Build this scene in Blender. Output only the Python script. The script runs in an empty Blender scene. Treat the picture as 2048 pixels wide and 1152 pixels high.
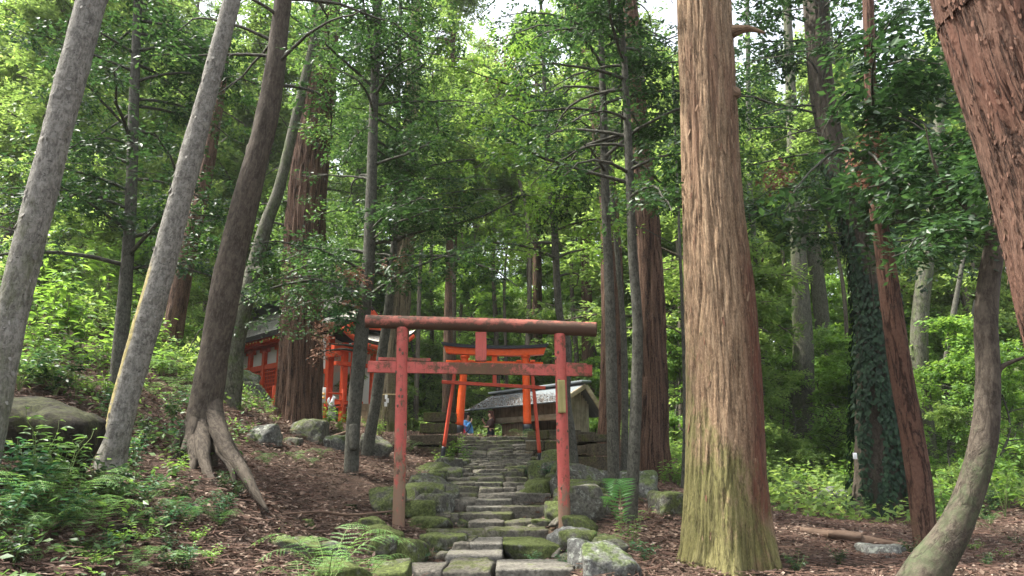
import bpy, math, random
import numpy as np
from mathutils import Vector, Matrix
R = math.radians
sc = bpy.context.scene
COL = sc.collection
# ------------------------------------------------------------------ camera, sky, sun, exposure
FPX, PITCH, CAMZ = 1536.0, math.atan(337/1536.0), 1.6
cam_d = bpy.data.cameras.new('camera'); cam = bpy.data.objects.new('camera', cam_d); COL.objects.link(cam)
cam_d.lens = 27.0; cam_d.sensor_width = 36.0; cam_d.clip_start = 0.05; cam_d.clip_end = 600
cam.location = (0, 0, CAMZ); cam.rotation_euler = (R(90)+PITCH, 0, 0)
sc.camera = cam
SUN_EL, SUN_AZ = R(60), R(-84)        # azimuth clockwise from +Y: the sun stands high beyond the left bank
w = bpy.data.worlds.new('World'); sc.world = w; w.use_nodes = True
wn = w.node_tree; wn.nodes.clear()
sky = wn.nodes.new('ShaderNodeTexSky'); sky.sky_type = 'NISHITA'; sky.sun_disc = False
sky.sun_elevation = SUN_EL; sky.sun_rotation = SUN_AZ; sky.dust_density = 4.0; sky.air_density = 1.0; sky.ozone_density = 1.0
bg = wn.nodes.new('ShaderNodeBackground'); bg.inputs[1].default_value = 0.15
wo = wn.nodes.new('ShaderNodeOutputWorld')
hs = wn.nodes.new('ShaderNodeHueSaturation'); hs.inputs['Saturation'].default_value = .35; hs.inputs['Value'].default_value = 1.15
wn.links.new(sky.outputs[0], hs.inputs['Color']); wn.links.new(hs.outputs[0], bg.inputs[0]); wn.links.new(bg.outputs[0], wo.inputs[0])
sl = bpy.data.lights.new('sun', 'SUN'); sl.energy = 3.9; sl.angle = R(3); sl.color = (1.0, 0.95, 0.86)
so = bpy.data.objects.new('sun', sl); COL.objects.link(so)
sd = Vector((math.sin(SUN_AZ)*math.cos(SUN_EL), math.cos(SUN_AZ)*math.cos(SUN_EL), math.sin(SUN_EL)))
so.rotation_euler = (-sd).to_track_quat('-Z', 'Y').to_euler()
sc.view_settings.view_transform = 'Standard'; sc.view_settings.look = 'None'
sc.view_settings.exposure = 1.76; sc.view_settings.gamma = 1
sc.render.engine = 'CYCLES'
cy = sc.cycles; cy.max_bounces = 6; cy.diffuse_bounces = 4; cy.glossy_bounces = 2; cy.transmission_bounces = 3
cy.transparent_max_bounces = 4; cy.sample_clamp_indirect = 4.0; cy.use_denoising = True; cy.caustics_reflective = False; cy.caustics_refractive = False
cp, sp = math.cos(PITCH), math.sin(PITCH)
def ray(px, py):
    dx = (px-1024)/FPX; dy = -(py-576)/FPX
    return np.array([dx, cp-dy*sp, sp+dy*cp])
def P(px, py, Y):
    d = ray(px, py); t = Y/d[1]
    return np.array([0, 0, CAMZ])+d*t
def depth(px, py, Y): return Y/ray(px, py)[1]
def proj(p):
    x, y, z = p[0], p[1], p[2]-CAMZ
    f = y*cp+z*sp; u = -y*sp+z*cp
    return 1024+FPX*x/f, 576-FPX*u/f
# ------------------------------------------------------------------ noise
def _h(ix, iy, iz, s):
    h = (ix.astype(np.int64)*73856093) ^ (iy.astype(np.int64)*19349663) ^ (iz.astype(np.int64)*83492791) ^ (s*2654435761)
    h &= 0xffffffff; h = (h ^ (h >> 15))*2246822519 & 0xffffffff; h = (h ^ (h >> 13))*3266489917 & 0xffffffff
    return ((h ^ (h >> 16)) & 0xffffff)/float(0xffffff)
def vn(p, s=0):
    p = np.asarray(p, float); i = np.floor(p); f = p-i; f = f*f*(3-2*f); i = i.astype(np.int64)
    x, y, z = i.T; fx, fy, fz = f.T
    def c(a, b, d): return _h(x+a, y+b, z+d, s)
    l = lambda a, b, t: a+(b-a)*t
    return l(l(l(c(0,0,0), c(1,0,0), fx), l(c(0,1,0), c(1,1,0), fx), fy), l(l(c(0,0,1), c(1,0,1), fx), l(c(0,1,1), c(1,1,1), fx), fy), fz)*2-1
def fbm(p, s=0, o=4):
    p = np.asarray(p, float); r = 0; a = 1; tot = 0
    for k in range(o):
        r = r+a*vn(p*(2.03**k)+k*17.3, s+k); tot += a; a *= .5
    return r/tot
def sstep(a, b, x):
    t = np.clip((x-a)/(b-a), 0, 1); return t*t*(3-2*t)
rng = np.random.default_rng(7)
random.seed(7)
# ------------------------------------------------------------------ mesh helpers
def mesh_np(name, V, Fs, mats, attrs=None, smooth=True, midx=None):
    """V (n,3); Fs list of int arrays (m,k); one material index per array in midx."""
    me = bpy.data.meshes.new(name); V = np.ascontiguousarray(V, dtype=np.float32)
    Fs = [np.asarray(f, dtype=np.int32) for f in Fs if len(f)]
    me.vertices.add(len(V)); me.vertices.foreach_set('co', V.ravel())
    nl = sum(f.size for f in Fs); nf = sum(len(f) for f in Fs)
    me.loops.add(nl); me.loops.foreach_set('vertex_index', np.concatenate([f.ravel() for f in Fs]))
    me.polygons.add(nf); st = []; o = 0; mi = []
    for k, f in enumerate(Fs):
        st.append(o+np.arange(len(f))*f.shape[1]); o += f.size
        mi.append(np.full(len(f), midx[k] if midx else 0))
    me.polygons.foreach_set('loop_start', np.concatenate(st).astype(np.int32))
    me.polygons.foreach_set('material_index', np.concatenate(mi).astype(np.int32))
    me.polygons.foreach_set('use_smooth', np.full(nf, smooth))
    for m in mats: me.materials.append(m)
    for k, a in (attrs or {}).items():
        a = np.asarray(a, dtype=np.float32)
        if a.ndim == 1: me.attributes.new(k, 'FLOAT', 'POINT').data.foreach_set('value', a)
        else: me.attributes.new(k, 'FLOAT_VECTOR', 'POINT').data.foreach_set('vector', a.ravel())
    me.update(calc_edges=True); me.validate()
    return me
class MB:
    """collects pieces; build() links them as ONE mesh object"""
    def __init__(s): s.V = []; s.F = {}; s.n = 0; s.A = {}
    def add(s, V, F, m=0, **at):
        V = np.asarray(V, float).reshape(-1, 3)
        F = F if isinstance(F, list) and len(F) and isinstance(F[0], np.ndarray) and F[0].ndim == 2 else [np.asarray(F)]
        for f in F: s.F.setdefault((f.shape[1], m), []).append(f+s.n)
        for k in set(s.A)|set(at):
            if k not in s.A: s.A[k] = [np.zeros(s.n)] if np.ndim(at[k]) < 2 else [np.zeros((s.n, 3))]
            v = at.get(k)
            if v is None: v = np.zeros((len(V),)+s.A[k][0].shape[1:])
            elif np.ndim(v) == 0: v = np.full(len(V), float(v))
            s.A[k].append(np.asarray(v, float))
        s.V.append(V); s.n += len(V); return s
    def mesh(s, name, mats, smooth=True, origin=(0, 0, 0)):
        if not isinstance(mats, (list, tuple)): mats = [mats]
        V = np.concatenate(s.V)-np.asarray(origin)
        ks = list(s.F); return mesh_np(name, V, [np.concatenate(s.F[k]) for k in ks], mats, {k: np.concatenate(a) for k, a in s.A.items()}, smooth, [k[1] for k in ks])
    def build(s, name, mats, parent=None, smooth=True):
        org = np.array(parent.matrix_world.translation) if parent is not None else (0, 0, 0)
        if parent is not None: org = np.array(WORLD[parent.name])
        o = bpy.data.objects.new(name, s.mesh(name, mats, smooth, org)); COL.objects.link(o)
        if parent is not None: o.parent = parent; WORLD[o.name] = tuple(org)
        else: WORLD[o.name] = (0, 0, 0)
        return o
WORLD = {}
def tag(o, label=None, cat=None, group=None, kind=None):
    if label: o['label'] = label
    if cat: o['category'] = cat
    if group: o['group'] = group
    if kind: o['kind'] = kind
    return o
def thing(name, loc, label, cat, group=None):
    o = bpy.data.objects.new(name, None); COL.objects.link(o); o.location = tuple(loc); o.empty_display_size = .2
    WORLD[o.name] = tuple(loc); return tag(o, label, cat, group)
def copy_tree(o, loc, rz=0, s=1.0, label=None):
    c = o.copy(); COL.objects.link(c); c.location = tuple(loc); c.rotation_euler = (0, 0, rz); c.scale = (s, s, s) if np.ndim(s) == 0 else s
    WORLD[c.name] = tuple(loc)
    if label: c['label'] = label
    for ch in [x for x in COL.objects if x.parent == o]:
        d = ch.copy(); COL.objects.link(d); d.parent = c
        for g in [x for x in COL.objects if x.parent == ch]:
            e = g.copy(); COL.objects.link(e); e.parent = d
    return c
def catmull(pts, n):
    pts = np.asarray(pts, float); m = len(pts)
    if m < 3:
        t = np.linspace(0, 1, n)[:, None]; return pts[0]*(1-t)+pts[-1]*t
    q = np.vstack([2*pts[0]-pts[1], pts, 2*pts[-1]-pts[-2]])
    L = np.r_[0, np.cumsum(np.linalg.norm(np.diff(pts[:, :3], axis=0), axis=1)+1e-9)]
    u = np.linspace(0, L[-1], n); k = np.clip(np.searchsorted(L, u, side='right')-1, 0, m-2)
    t = ((u-L[k])/(L[k+1]-L[k]))[:, None]
    a, b, c, d = q[k], q[k+1], q[k+2], q[k+3]
    return .5*((2*b)+(-a+c)*t+(2*a-5*b+4*c-d)*t*t+(-a+3*b-3*c+d)*t**3)
def frames(C):
    T = np.gradient(C, axis=0); T /= np.linalg.norm(T, axis=1)[:, None]+1e-12
    ref = np.array([1., 0, 0]) if abs(T[0][0]) < .8 else np.array([0, 1., 0])
    U = np.zeros_like(T); u = ref-T[0]*ref.dot(T[0])
    for i in range(len(T)):
        u = u-T[i]*u.dot(T[i]); u /= np.linalg.norm(u)+1e-12; U[i] = u
    return T, U, np.cross(T, U)
def tube(C, rad, nseg, disp=None, cap=True):
    """C (n,3), rad (n,), disp(theta, s, r, bk) -> radial offset. theta measured so that -Y side faces the camera"""
    C = np.asarray(C, float); n = len(C); T, U, W = frames(C); rad = np.broadcast_to(rad, (n,))
    th = np.linspace(0, 2*np.pi, nseg, endpoint=False); ct, st = np.cos(th), np.sin(th)
    s = np.r_[0, np.cumsum(np.linalg.norm(np.diff(C, axis=0), axis=1))]
    rm = max(rad.mean(), 1e-4)
    bk = np.stack([np.broadcast_to(ct*rm, (n, nseg)), np.broadcast_to(st*rm, (n, nseg)), np.broadcast_to(s[:, None], (n, nseg))], -1)
    r = np.repeat(rad[:, None], nseg, 1)
    if disp is not None: r = r+disp(np.broadcast_to(th, (n, nseg)), s[:, None]+0*r, r, bk)
    V = C[:, None]+r[..., None]*(ct[None, :, None]*U[:, None]+st[None, :, None]*W[:, None])
    i = np.arange(n-1)[:, None]*nseg; j = np.arange(nseg)[None]; j2 = (j+1) % nseg
    F = np.stack([i+j, i+j2, i+nseg+j2, i+nseg+j], -1).reshape(-1, 4)
    V = V.reshape(-1, 3); bk = bk.reshape(-1, 3); Fs = [F]
    if cap:
        V = np.vstack([V, C[0], C[-1]]); bk = np.vstack([bk, [0, 0, 0], [0, 0, s[-1]]]); k = n*nseg; jj = np.arange(nseg)
        Fs.append(np.stack([np.full(nseg, k), (jj+1) % nseg, jj], -1)); o = (n-1)*nseg
        Fs.append(np.stack([np.full(nseg, k+1), o+jj, o+(jj+1) % nseg], -1))
    return V, Fs, bk
def box(c, s, rot=None, bev=0.0):
    """box with centre c, size s, optional 3x3 rot (columns = axes); bevelled by chamfer if bev>0"""
    s = np.asarray(s, float)/2; b = min(bev, s.min()*.9)
    if b <= 0:
        V = np.array([[x, y, z] for x in (-1, 1) for y in (-1, 1) for z in (-1, 1)], float)*s
        F = np.array([[0,1,3,2],[4,6,7,5],[0,4,5,1],[2,3,7,6],[0,2,6,4],[1,5,7,3]])
        Fs = [F]
    else:
        V = []; 
        for x in (-1, 1):
            for y in (-1, 1):
                for z in (-1, 1):
                    V += [[x*s[0], y*(s[1]-b), z*(s[2]-b)], [x*(s[0]-b), y*s[1], z*(s[2]-b)], [x*(s[0]-b), y*(s[1]-b), z*s[2]]]
        V = np.array(V); ix = lambda x, y, z, a: (x*4+y*2+z)*3+a
        Q = []
        for a in (0, 1):
            q = [ix(a,0,0,0), ix(a,1,0,0), ix(a,1,1,0), ix(a,0,1,0)]; Q.append(q if a else q[::-1])
            q = [ix(0,a,0,1), ix(0,a,1,1), ix(1,a,1,1), ix(1,a,0,1)]; Q.append(q if a else q[::-1])
            q = [ix(0,0,a,2), ix(1,0,a,2), ix(1,1,a,2), ix(0,1,a,2)]; Q.append(q if a else q[::-1])
        for a in (0, 1):
            for c2 in (0, 1):
                Q.append([ix(a,c2,0,0), ix(a,c2,1,0), ix(a,c2,1,1), ix(a,c2,0,1)])
                Q.append([ix(a,0,c2,0), ix(a,1,c2,0), ix(a,1,c2,2), ix(a,0,c2,2)])
                Q.append([ix(0,a,c2,1), ix(1,a,c2,1), ix(1,a,c2,2), ix(0,a,c2,2)])
        Tt = [[ix(x,y,z,0), ix(x,y,z,1), ix(x,y,z,2)] for x in (0,1) for y in (0,1) for z in (0,1)]
        def orient(F):
            out = []
            for f in F:
                p = V[f]; n = np.cross(p[1]-p[0], p[2]-p[0]); out.append(f if n.dot(p.mean(0)) > 0 else f[::-1])
            return np.array(out)
        Fs = [orient(Q), orient(Tt)]
    if rot is not None: V = V@np.asarray(rot).T
    return V+np.asarray(c), Fs
def rz3(a):
    c, s = math.cos(a), math.sin(a); return np.array([[c, -s, 0], [s, c, 0], [0, 0, 1]])
def beam(a, b, w, h, bev=.01, up=(0, 0, 1)):
    a, b = np.asarray(a, float), np.asarray(b, float); x = b-a; L = np.linalg.norm(x); x /= L
    up = np.asarray(up, float); y = np.cross(up, x); y /= np.linalg.norm(y); z = np.cross(x, y)
    return box((a+b)/2, (L, w, h), np.stack([x, y, z], 1), bev)
# ------------------------------------------------------------------ materials
class NT:
    def __init__(s, name):
        s.m = bpy.data.materials.new(name); s.m.use_nodes = True; s.t = s.m.node_tree; s.t.nodes.clear()
        s.out = s.t.nodes.new('ShaderNodeOutputMaterial')
    def n(s, typ, ins=None, **pr):
        x = s.t.nodes.new('ShaderNode'+typ)
        for k, v in pr.items(): setattr(x, k, v)
        for k, v in (ins or {}).items():
            if isinstance(v, bpy.types.NodeSocket): s.t.links.new(v, x.inputs[k])
            else: x.inputs[k].default_value = v
        return x
    def attr(s, n, out='Fac'): return s.n('Attribute', attribute_name=n).outputs[out]
    def noise(s, vec, scale, detail=4, rough=.55, dist=0):
        return s.n('TexNoise', {'Vector': vec, 'Scale': scale, 'Detail': detail, 'Roughness': rough, 'Distortion': dist}).outputs[0]
    def mul(s, vec, v): return s.n('VectorMath', {0: vec, 1: v}, operation='MULTIPLY').outputs[0]
    def math(s, op, a, b=0, c=0, clamp=False):
        return s.n('Math', {0: a, 1: b, 2: c}, operation=op, use_clamp=clamp).outputs[0]
    def ramp(s, fac, stops, interp='LINEAR'):
        r = s.n('ValToRGB', {0: fac}); e = r.color_ramp.elements; r.color_ramp.interpolation = interp
        while len(e) < len(stops): e.new(.5)
        for el, (p, c) in zip(e, stops): el.position = p; el.color = (*c, 1) if len(c) == 3 else c
        return r.outputs[0]
    def sm(s, v, a, b): return s.n('MapRange', {0: v, 1: a, 2: b, 3: 0., 4: 1.}, interpolation_type='SMOOTHSTEP', clamp=True).outputs[0]
    def mix(s, f, a, b):
        x = s.n('Mix', data_type='RGBA')
        for k, v in ((0, f), (6, a), (7, b)):
            if isinstance(v, bpy.types.NodeSocket): s.t.links.new(v, x.inputs[k])
            else: x.inputs[k].default_value = v if k == 0 else (*v, 1)
        return x.outputs[2]
    def bump(s, h, dist, strength=1.0, nrm=None):
        d = {'Height': h, 'Distance': dist, 'Strength': strength}
        if nrm is not None: d['Normal'] = nrm
        return s.n('Bump', d).outputs[0]
    def pbr(s, col, rough=.8, nrm=None, spec=.3, **k):
        d = {'Base Color': col if isinstance(col, bpy.types.NodeSocket) else (*col, 1), 'Roughness': rough, 'Specular IOR Level': spec}
        if nrm is not None: d['Normal'] = nrm
        d.update(k); return s.n('BsdfPrincipled', d).outputs[0]
    def done(s, sh): s.t.links.new(sh, s.out.inputs[0]); return s.m
def m_bark(name, groove, mid, light, freq=30, stretch=.10, bd=.01, moss=(.10, .14, .03), red=None, rough=.9, blotch=0.0, mossamt=1.0, crack=.8, cf=.55, spots=0):
    t = NT(name); bk = t.attr('bk', 'Vector')
    v = t.mul(bk, (1, 1, stretch)); n1 = t.noise(v, freq, 6, .68, .5); n2 = t.noise(bk, 2.2, 4, .6); n3 = t.noise(t.mul(bk, (1, 1, .3)), freq*3.2, 4, .7)
    c = t.ramp(n1, [(.30, groove), (.46, mid), (.70, light)])
    c = t.mix(t.math('MULTIPLY', t.sm(n2, .42, .62), .4), c, mid)
    if blotch: c = t.mix(t.math('MULTIPLY', t.sm(t.noise(bk, 11, 5, .75), .5, .6), blotch), c, light)
    if blotch: c = t.mix(t.math('MULTIPLY', t.sm(t.noise(bk, 5, 5, .75), .56, .66), blotch*.8), c, groove)
    c = t.mix(t.math('MULTIPLY', t.sm(n3, .60, .42), .0), c, groove)
    c = t.mix(t.math('MULTIPLY', t.sm(n3, .45, .62), .5), c, tuple(min(1, x*1.25) for x in light))
    if spots: c = t.mix(t.math('MULTIPLY', t.sm(t.noise(t.mul(bk, (1, 1, 2.2)), 24, 4, .7), .60, .68), spots), c, tuple(x*.6 for x in groove))
    if red: c = t.mix(t.math('MULTIPLY', t.attr('red'), t.sm(n1, .3, .55), clamp=True), c, red)
    mo = t.math('ADD', t.attr('moss'), t.math('MULTIPLY', t.math('SUBTRACT', t.noise(t.mul(bk, (1, 1, .4)), 7, 6, .75), .5), 2.2))
    c = t.mix(t.math('MULTIPLY', t.sm(mo, .32, .95), .8*mossamt), c, t.mix(n3, (moss[0]*.35, moss[1]*.35, moss[2]*.35), (moss[0]*1.5, moss[1]*1.5, moss[2]*1.4)))
    cr = t.noise(t.mul(bk, (1, 1, stretch*.75)), freq*cf, 5, .62, .6); ck = t.sm(t.math('ABSOLUTE', t.math('SUBTRACT', cr, .5)), .0, .035)
    c = t.mix(t.math('MULTIPLY', t.math('SUBTRACT', 1., ck), crack), c, tuple(x*.6 for x in groove))
    b = t.bump(ck, bd*.8, crack); b = t.bump(n1, bd, 1., b); b = t.bump(n3, bd*.35, 1., b)
    return t.done(t.pbr(c, rough, b, .2))
def m_leaf(name, cols, trans=.35, rough=.45, spec=.5, tb=1.6):
    t = NT(name); g = t.n('NewGeometry'); r = g.outputs['Random Per Island']
    o = t.n('ObjectInfo').outputs['Random']
    c = t.ramp(t.math('ADD', t.math('MULTIPLY', r, .75), t.math('MULTIPLY', o, .25)), [(i/(len(cols)-1), q) for i, q in enumerate(cols)])
    a = t.pbr(c, rough, None, spec)
    yc = t.mix(1.0, c, c); hsv = t.n('HueSaturation', {'Hue': .478, 'Saturation': 1.08, 'Value': tb*1.12, 'Color': yc}).outputs[0]
    tr = t.n('BsdfTranslucent', {'Color': hsv}).outputs[0]
    return t.done(t.n('MixShader', {0: trans, 1: a, 2: tr}).outputs[0])
def m_rock(name, base, moss_bias, mosscol=(.085, .12, .025), lichen=.0, freq=1.0):
    t = NT(name); tc = t.n('TexCoord').outputs['Object']; oi = t.n('ObjectInfo').outputs['Random']
    v = t.n('VectorMath', {0: tc, 1: t.n('CombineXYZ', {0: t.math('MULTIPLY', oi, 50.)}).outputs[0]}, operation='ADD').outputs[0]
    n1 = t.noise(v, 5*freq, 6, .65); n2 = t.noise(v, 28*freq, 5, .7); n3 = t.noise(v, 90, 3, .6)
    c = t.ramp(n1, [(.3, tuple(x*.45 for x in base)), (.5, base), (.68, tuple(min(1, x*1.55) for x in base))])
    c = t.mix(t.sm(n2, .3, .62), tuple(x*.35 for x in base), c)
    if lichen: c = t.mix(t.math('MULTIPLY', t.sm(t.noise(v, 11, 5, .7), .54, .62), lichen), c, (.42, .45, .38))
    nz = t.n('SeparateXYZ', {0: t.n('NewGeometry').outputs['Normal']}).outputs[2]
    mo = t.math('ADD', t.math('ADD', t.math('MULTIPLY', nz, .22), moss_bias), t.math('MULTIPLY', t.math('SUBTRACT', n1, .5), 2.2))
    mo = t.math('ADD', mo, t.math('MULTIPLY', t.math('SUBTRACT', oi, .5), .5))
    k = t.sm(mo, .1, .5)
    mc = t.ramp(n2, [(.3, tuple(x*.3 for x in mosscol)), (.52, mosscol), (.7, tuple(x*1.9 for x in mosscol))])
    c = t.mix(t.math('MULTIPLY', k, .9), c, mc)
    b = t.bump(n2, .02, .8); b = t.bump(n3, .006, .8, b)
    return t.done(t.pbr(c, .92, b, .2))
def m_paint(name, col, wear=0.0, dark=(.05, .035, .02), wood=(.25, .19, .13), rough=.5, moss=(.09, .085, .03), freq=8):
    t = NT(name); tc = t.n('TexCoord').outputs['Object']
    n1 = t.noise(t.mul(tc, (1, 1, 1)), freq, 5, .65); n2 = t.noise(tc, 60, 4, .7)
    c = t.mix(t.math('MULTIPLY', t.sm(n1, .4, .65), .35), col, tuple(min(1, x*1.35+.02) for x in col))
    if wear:
        g3 = t.noise(t.mul(tc, (1, 1, .07)) if freq == 8 else t.mul(tc, (.07, 1, 1)), 60, 5, .7); c = t.mix(t.math('MULTIPLY', t.sm(g3, .56, .66), .45), c, dark)
        c = t.mix(t.math('MULTIPLY', t.sm(n2, .55, .68), .35*wear), c, wood)
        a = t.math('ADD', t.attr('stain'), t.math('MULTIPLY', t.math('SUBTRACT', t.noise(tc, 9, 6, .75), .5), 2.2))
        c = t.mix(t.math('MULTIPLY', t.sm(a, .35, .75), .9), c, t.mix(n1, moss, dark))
        a2 = t.math('ADD', t.attr('bare'), t.math('MULTIPLY', t.math('SUBTRACT', t.noise(t.mul(tc, (1, 1, .35)), 16, 6, .75), .5), 2.4))
        c = t.mix(t.math('MULTIPLY', t.sm(a2, .4, .7), .85), c, wood)
    return t.done(t.pbr(c, rough, t.bump(n2, .004, .6), .35))
def m_wood(name, a, b, freq=14, axis=(1, 1, .08), rough=.8):
    t = NT(name); tc = t.n('TexCoord').outputs['Object']; v = t.mul(tc, axis)
    n = t.noise(v, freq, 6, .65, .3); n2 = t.noise(tc, 3, 4, .6)
    c = t.ramp(n, [(.3, a), (.68, b)]); c = t.mix(t.math('MULTIPLY', t.sm(n2, .45, .65), .4), c, tuple(x*.5 for x in a))
    return t.done(t.pbr(c, rough, t.bump(n, .006, .7), .25))
def m_plain(name, col, rough=.6, spec=.3, var=.25, freq=12, **k):
    t = NT(name); n = t.noise(t.n('TexCoord').outputs['Object'], freq, 4, .6)
    c = t.mix(n, tuple(x*(1-var) for x in col), tuple(min(1, x*(1+var)) for x in col))
    return t.done(t.pbr(c, rough, t.bump(n, .004, .4), spec, **k))
MOSS = (.10, .14, .025)
M = dict(
 cedar=m_bark('cedar_bark', (.018, .011, .008), (.082, .045, .03), (.17, .106, .073), 30, .05, .03, red=(.16, .06, .045), crack=.85),
 bigcedar=m_bark('old_cedar_bark', (.03, .019, .013), (.19, .12, .07), (.37, .27, .17), 34, .10, .03, moss=(.135, .15, .045), red=(.14, .058, .038), mossamt=.9, crack=.5, cf=.5),
 redcedar=m_bark('red_peeling_bark', (.022, .012, .008), (.085, .046, .031), (.155, .092, .064), 24, .12, .03, blotch=.5, red=(.115, .054, .036), crack=.75, cf=.4),
 pale=m_bark('pale_grey_bark', (.045, .041, .035), (.125, .118, .10), (.24, .23, .20), 20, .7, .014, blotch=.75, moss=(.10, .11, .06), red=(.30, .25, .10), crack=.3, cf=.5, spots=.85),
 brown=m_bark('brown_smooth_bark', (.018, .014, .010), (.048, .038, .028), (.088, .073, .056), 14, .35, .016, blotch=.5, moss=(.06, .085, .04), crack=.4, cf=.5),
 greybark=m_bark('grey_green_bark', (.018, .017, .013), (.052, .050, .039), (.105, .104, .083), 22, .5, .01, blotch=.5, moss=(.08, .11, .04), crack=.35),
 mossbark=m_bark('mossy_bark', (.022, .021, .016), (.075, .072, .053), (.15, .145, .112), 18, .3, .02, moss=(.08, .12, .03), crack=.5),
 farbark=m_bark('far_bark', (.03, .024, .017), (.09, .073, .055), (.17, .145, .115), 12, .1, .03, moss=(.10, .14, .05), crack=.5),
 shimebark=m_bark('mossy_cedar_bark', (.035, .03, .018), (.14, .11, .07), (.23, .195, .13), 26, .05, .03, moss=(.13, .145, .045), crack=.85),
 ivy=m_leaf('ivy_leaf_green', [(.005, .017, .008), (.011, .032, .013), (.028, .065, .026)], .15, .6, .2),
 leaf_dark=m_leaf('leaf_dark_green', [(.010, .028, .010), (.022, .058, .018), (.05, .115, .032)], .35, .48, .4),
 leaf_mid=m_leaf('leaf_mid_green', [(.028, .068, .02), (.062, .13, .034), (.14, .245, .06)], .45, .45, .45),
 leaf_bright=m_leaf('leaf_bright_green', [(.065, .145, .028), (.12, .24, .045), (.20, .34, .075)], .45, .5, .35),
 leaf_far=m_leaf('leaf_far_green', [(.075, .14, .038), (.135, .225, .058), (.235, .335, .10)], .52, .55, .3),  # far leaves coloured brighter in place of sun that the dense crowns block
 leaf_blue=m_leaf('leaf_blue_green', [(.018, .06, .028), (.04, .11, .045), (.08, .17, .07)], .3, .5, .3),
 leaf_dead=m_leaf('leaf_dry_brown', [(.12, .06, .035), (.24, .14, .09), (.36, .25, .18)], .25, .7, .2, 1.1),
 fern=m_leaf('fern_green', [(.09, .22, .05), (.15, .32, .09), (.22, .40, .13)], .4, .5, .35, 1.3),
 fern_dark=m_leaf('fern_dark_green', [(.04, .12, .03), (.07, .19, .05), (.11, .25, .07)], .35, .5, .4, 1.3),
 litter=m_leaf('fallen_leaf_brown', [(.035, .022, .016), (.085, .052, .038), (.13, .088, .065), (.22, .16, .12), (.42, .35, .29)], .1, .75, .2, 1.0),
 rock_moss=m_rock('mossy_rock', (.12, .115, .095), .27, (.07, .09, .022), lichen=.3),
 rock_grey=m_rock('grey_rock', (.165, .165, .15), -.02, (.06, .085, .02), lichen=.5),
 rock_step=m_rock('step_stone', (.155, .142, .115), .0, (.06, .07, .022)),
 rock_slab=m_rock('cut_slab_stone', (.165, .155, .13), -.12, (.08, .10, .03)),
 rock_brown=m_rock('brown_boulder', (.024, .019, .013), .12, (.03, .033, .012)),
 lintelred=m_paint('worn_lintel_paint', (.29, .085, .058), 1.0, (.035, .018, .014), (.22, .13, .09), .75, (.06, .05, .025), 8.01), block=m_rock('tuff_block', (.095, .078, .052), .12, (.06, .065, .018)),
 stone=m_rock('pedestal_stone', (.3, .29, .26), -.3),
 red=m_paint('faded_red_paint', (.42, .085, .068), 1.0, (.05, .022, .018), (.19, .15, .095), .7),
 vermilion=m_paint('vermilion_paint', (.74, .092, .012), 0, rough=.4), shrinered=m_paint('aged_shaded_vermilion_paint', (.56, .062, .015), .35, rough=.55),  # shrinered: worn vermilion, with the shade on the shrine put into its colour
 thinred=m_paint('dull_vermilion_paint', (.52, .065, .03), .4, rough=.5),
 black=m_plain('black_paint', (.018, .02, .026), .4, .4),
 grey=m_plain('grey_concrete', (.25, .26, .26), .85),
 white=m_plain('white_plaster', (.62, .60, .55), .85, .2, .06),
 whitepaint=m_plain('white_paint', (.8, .8, .8), .5, .4, .04),
 shingle=None,
 fresh=m_wood('pale_repair_wood', (.22, .19, .07), (.42, .38, .17)),
 plank=m_wood('weathered_plank', (.20, .165, .12), (.42, .37, .30)),
 darkplank=m_wood('brown_plank', (.15, .105, .065), (.32, .235, .15)),
 beamwood=m_wood('pale_beam_wood', (.30, .24, .16), (.48, .40, .29), axis=(.2, .2, 1)),
 slate=m_plain('grey_roof_sheet', (.15, .17, .18), .85, .2),
 log=m_wood('fallen_log_wood', (.08, .05, .032), (.20, .135, .095), 20, (.15, 1, 1)),
 gold=m_plain('gold_fitting', (.75, .42, .10), .35, .5),
 rope=m_plain('straw_rope', (.42, .33, .18), .9),
 paper=m_plain('white_paper', (.85, .85, .83), .8, .2, .03),
 skin=m_plain('skin', (.55, .33, .24), .55, .4, .06), hair_black=m_plain('black_hair', (.012, .01, .01), .4, .5),
 hair_brown=m_plain('auburn_hair', (.11, .03, .017), .45, .5), denim=m_plain('blue_shirt', (.13, .36, .72), .85, .2, .2, 30),
 navy=m_plain('dark_cloth', (.012, .014, .022), .85, .2, .2), sheer=m_plain('dark_blouse', (.05, .028, .026), .8, .2, .35, 40),
 jeans=m_plain('dark_jeans', (.03, .045, .09), .85), redcloth=m_plain('red_bag_cloth', (.6, .03, .06), .7), plastic=m_plain('white_plastic', (.8, .8, .8), .3, .5, .03),
 tarp=m_plain('grey_green_sheet', (.20, .25, .21), .5, .4, .3),
 twig=m_plain('dry_twig', (.13, .085, .06), .9, .2, .4),
 stem=m_plain('green_stem', (.12, .16, .05), .7, .3, .3),
)
t = NT('roof_shingle'); tc = t.attr('uvw', 'Vector')
br = t.n('TexBrick', {'Vector': tc, 'Color1': (.48, .45, .38, 1), 'Color2': (.62, .58, .50, 1), 'Mortar': (.07, .06, .05, 1), 'Scale': 1., 'Mortar Size': .012, 'Brick Width': .35, 'Row Height': .09})
M['shingle'] = t.done(t.pbr(br.outputs[0], .85, t.bump(br.outputs[1], -.01, .8), .25))
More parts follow.
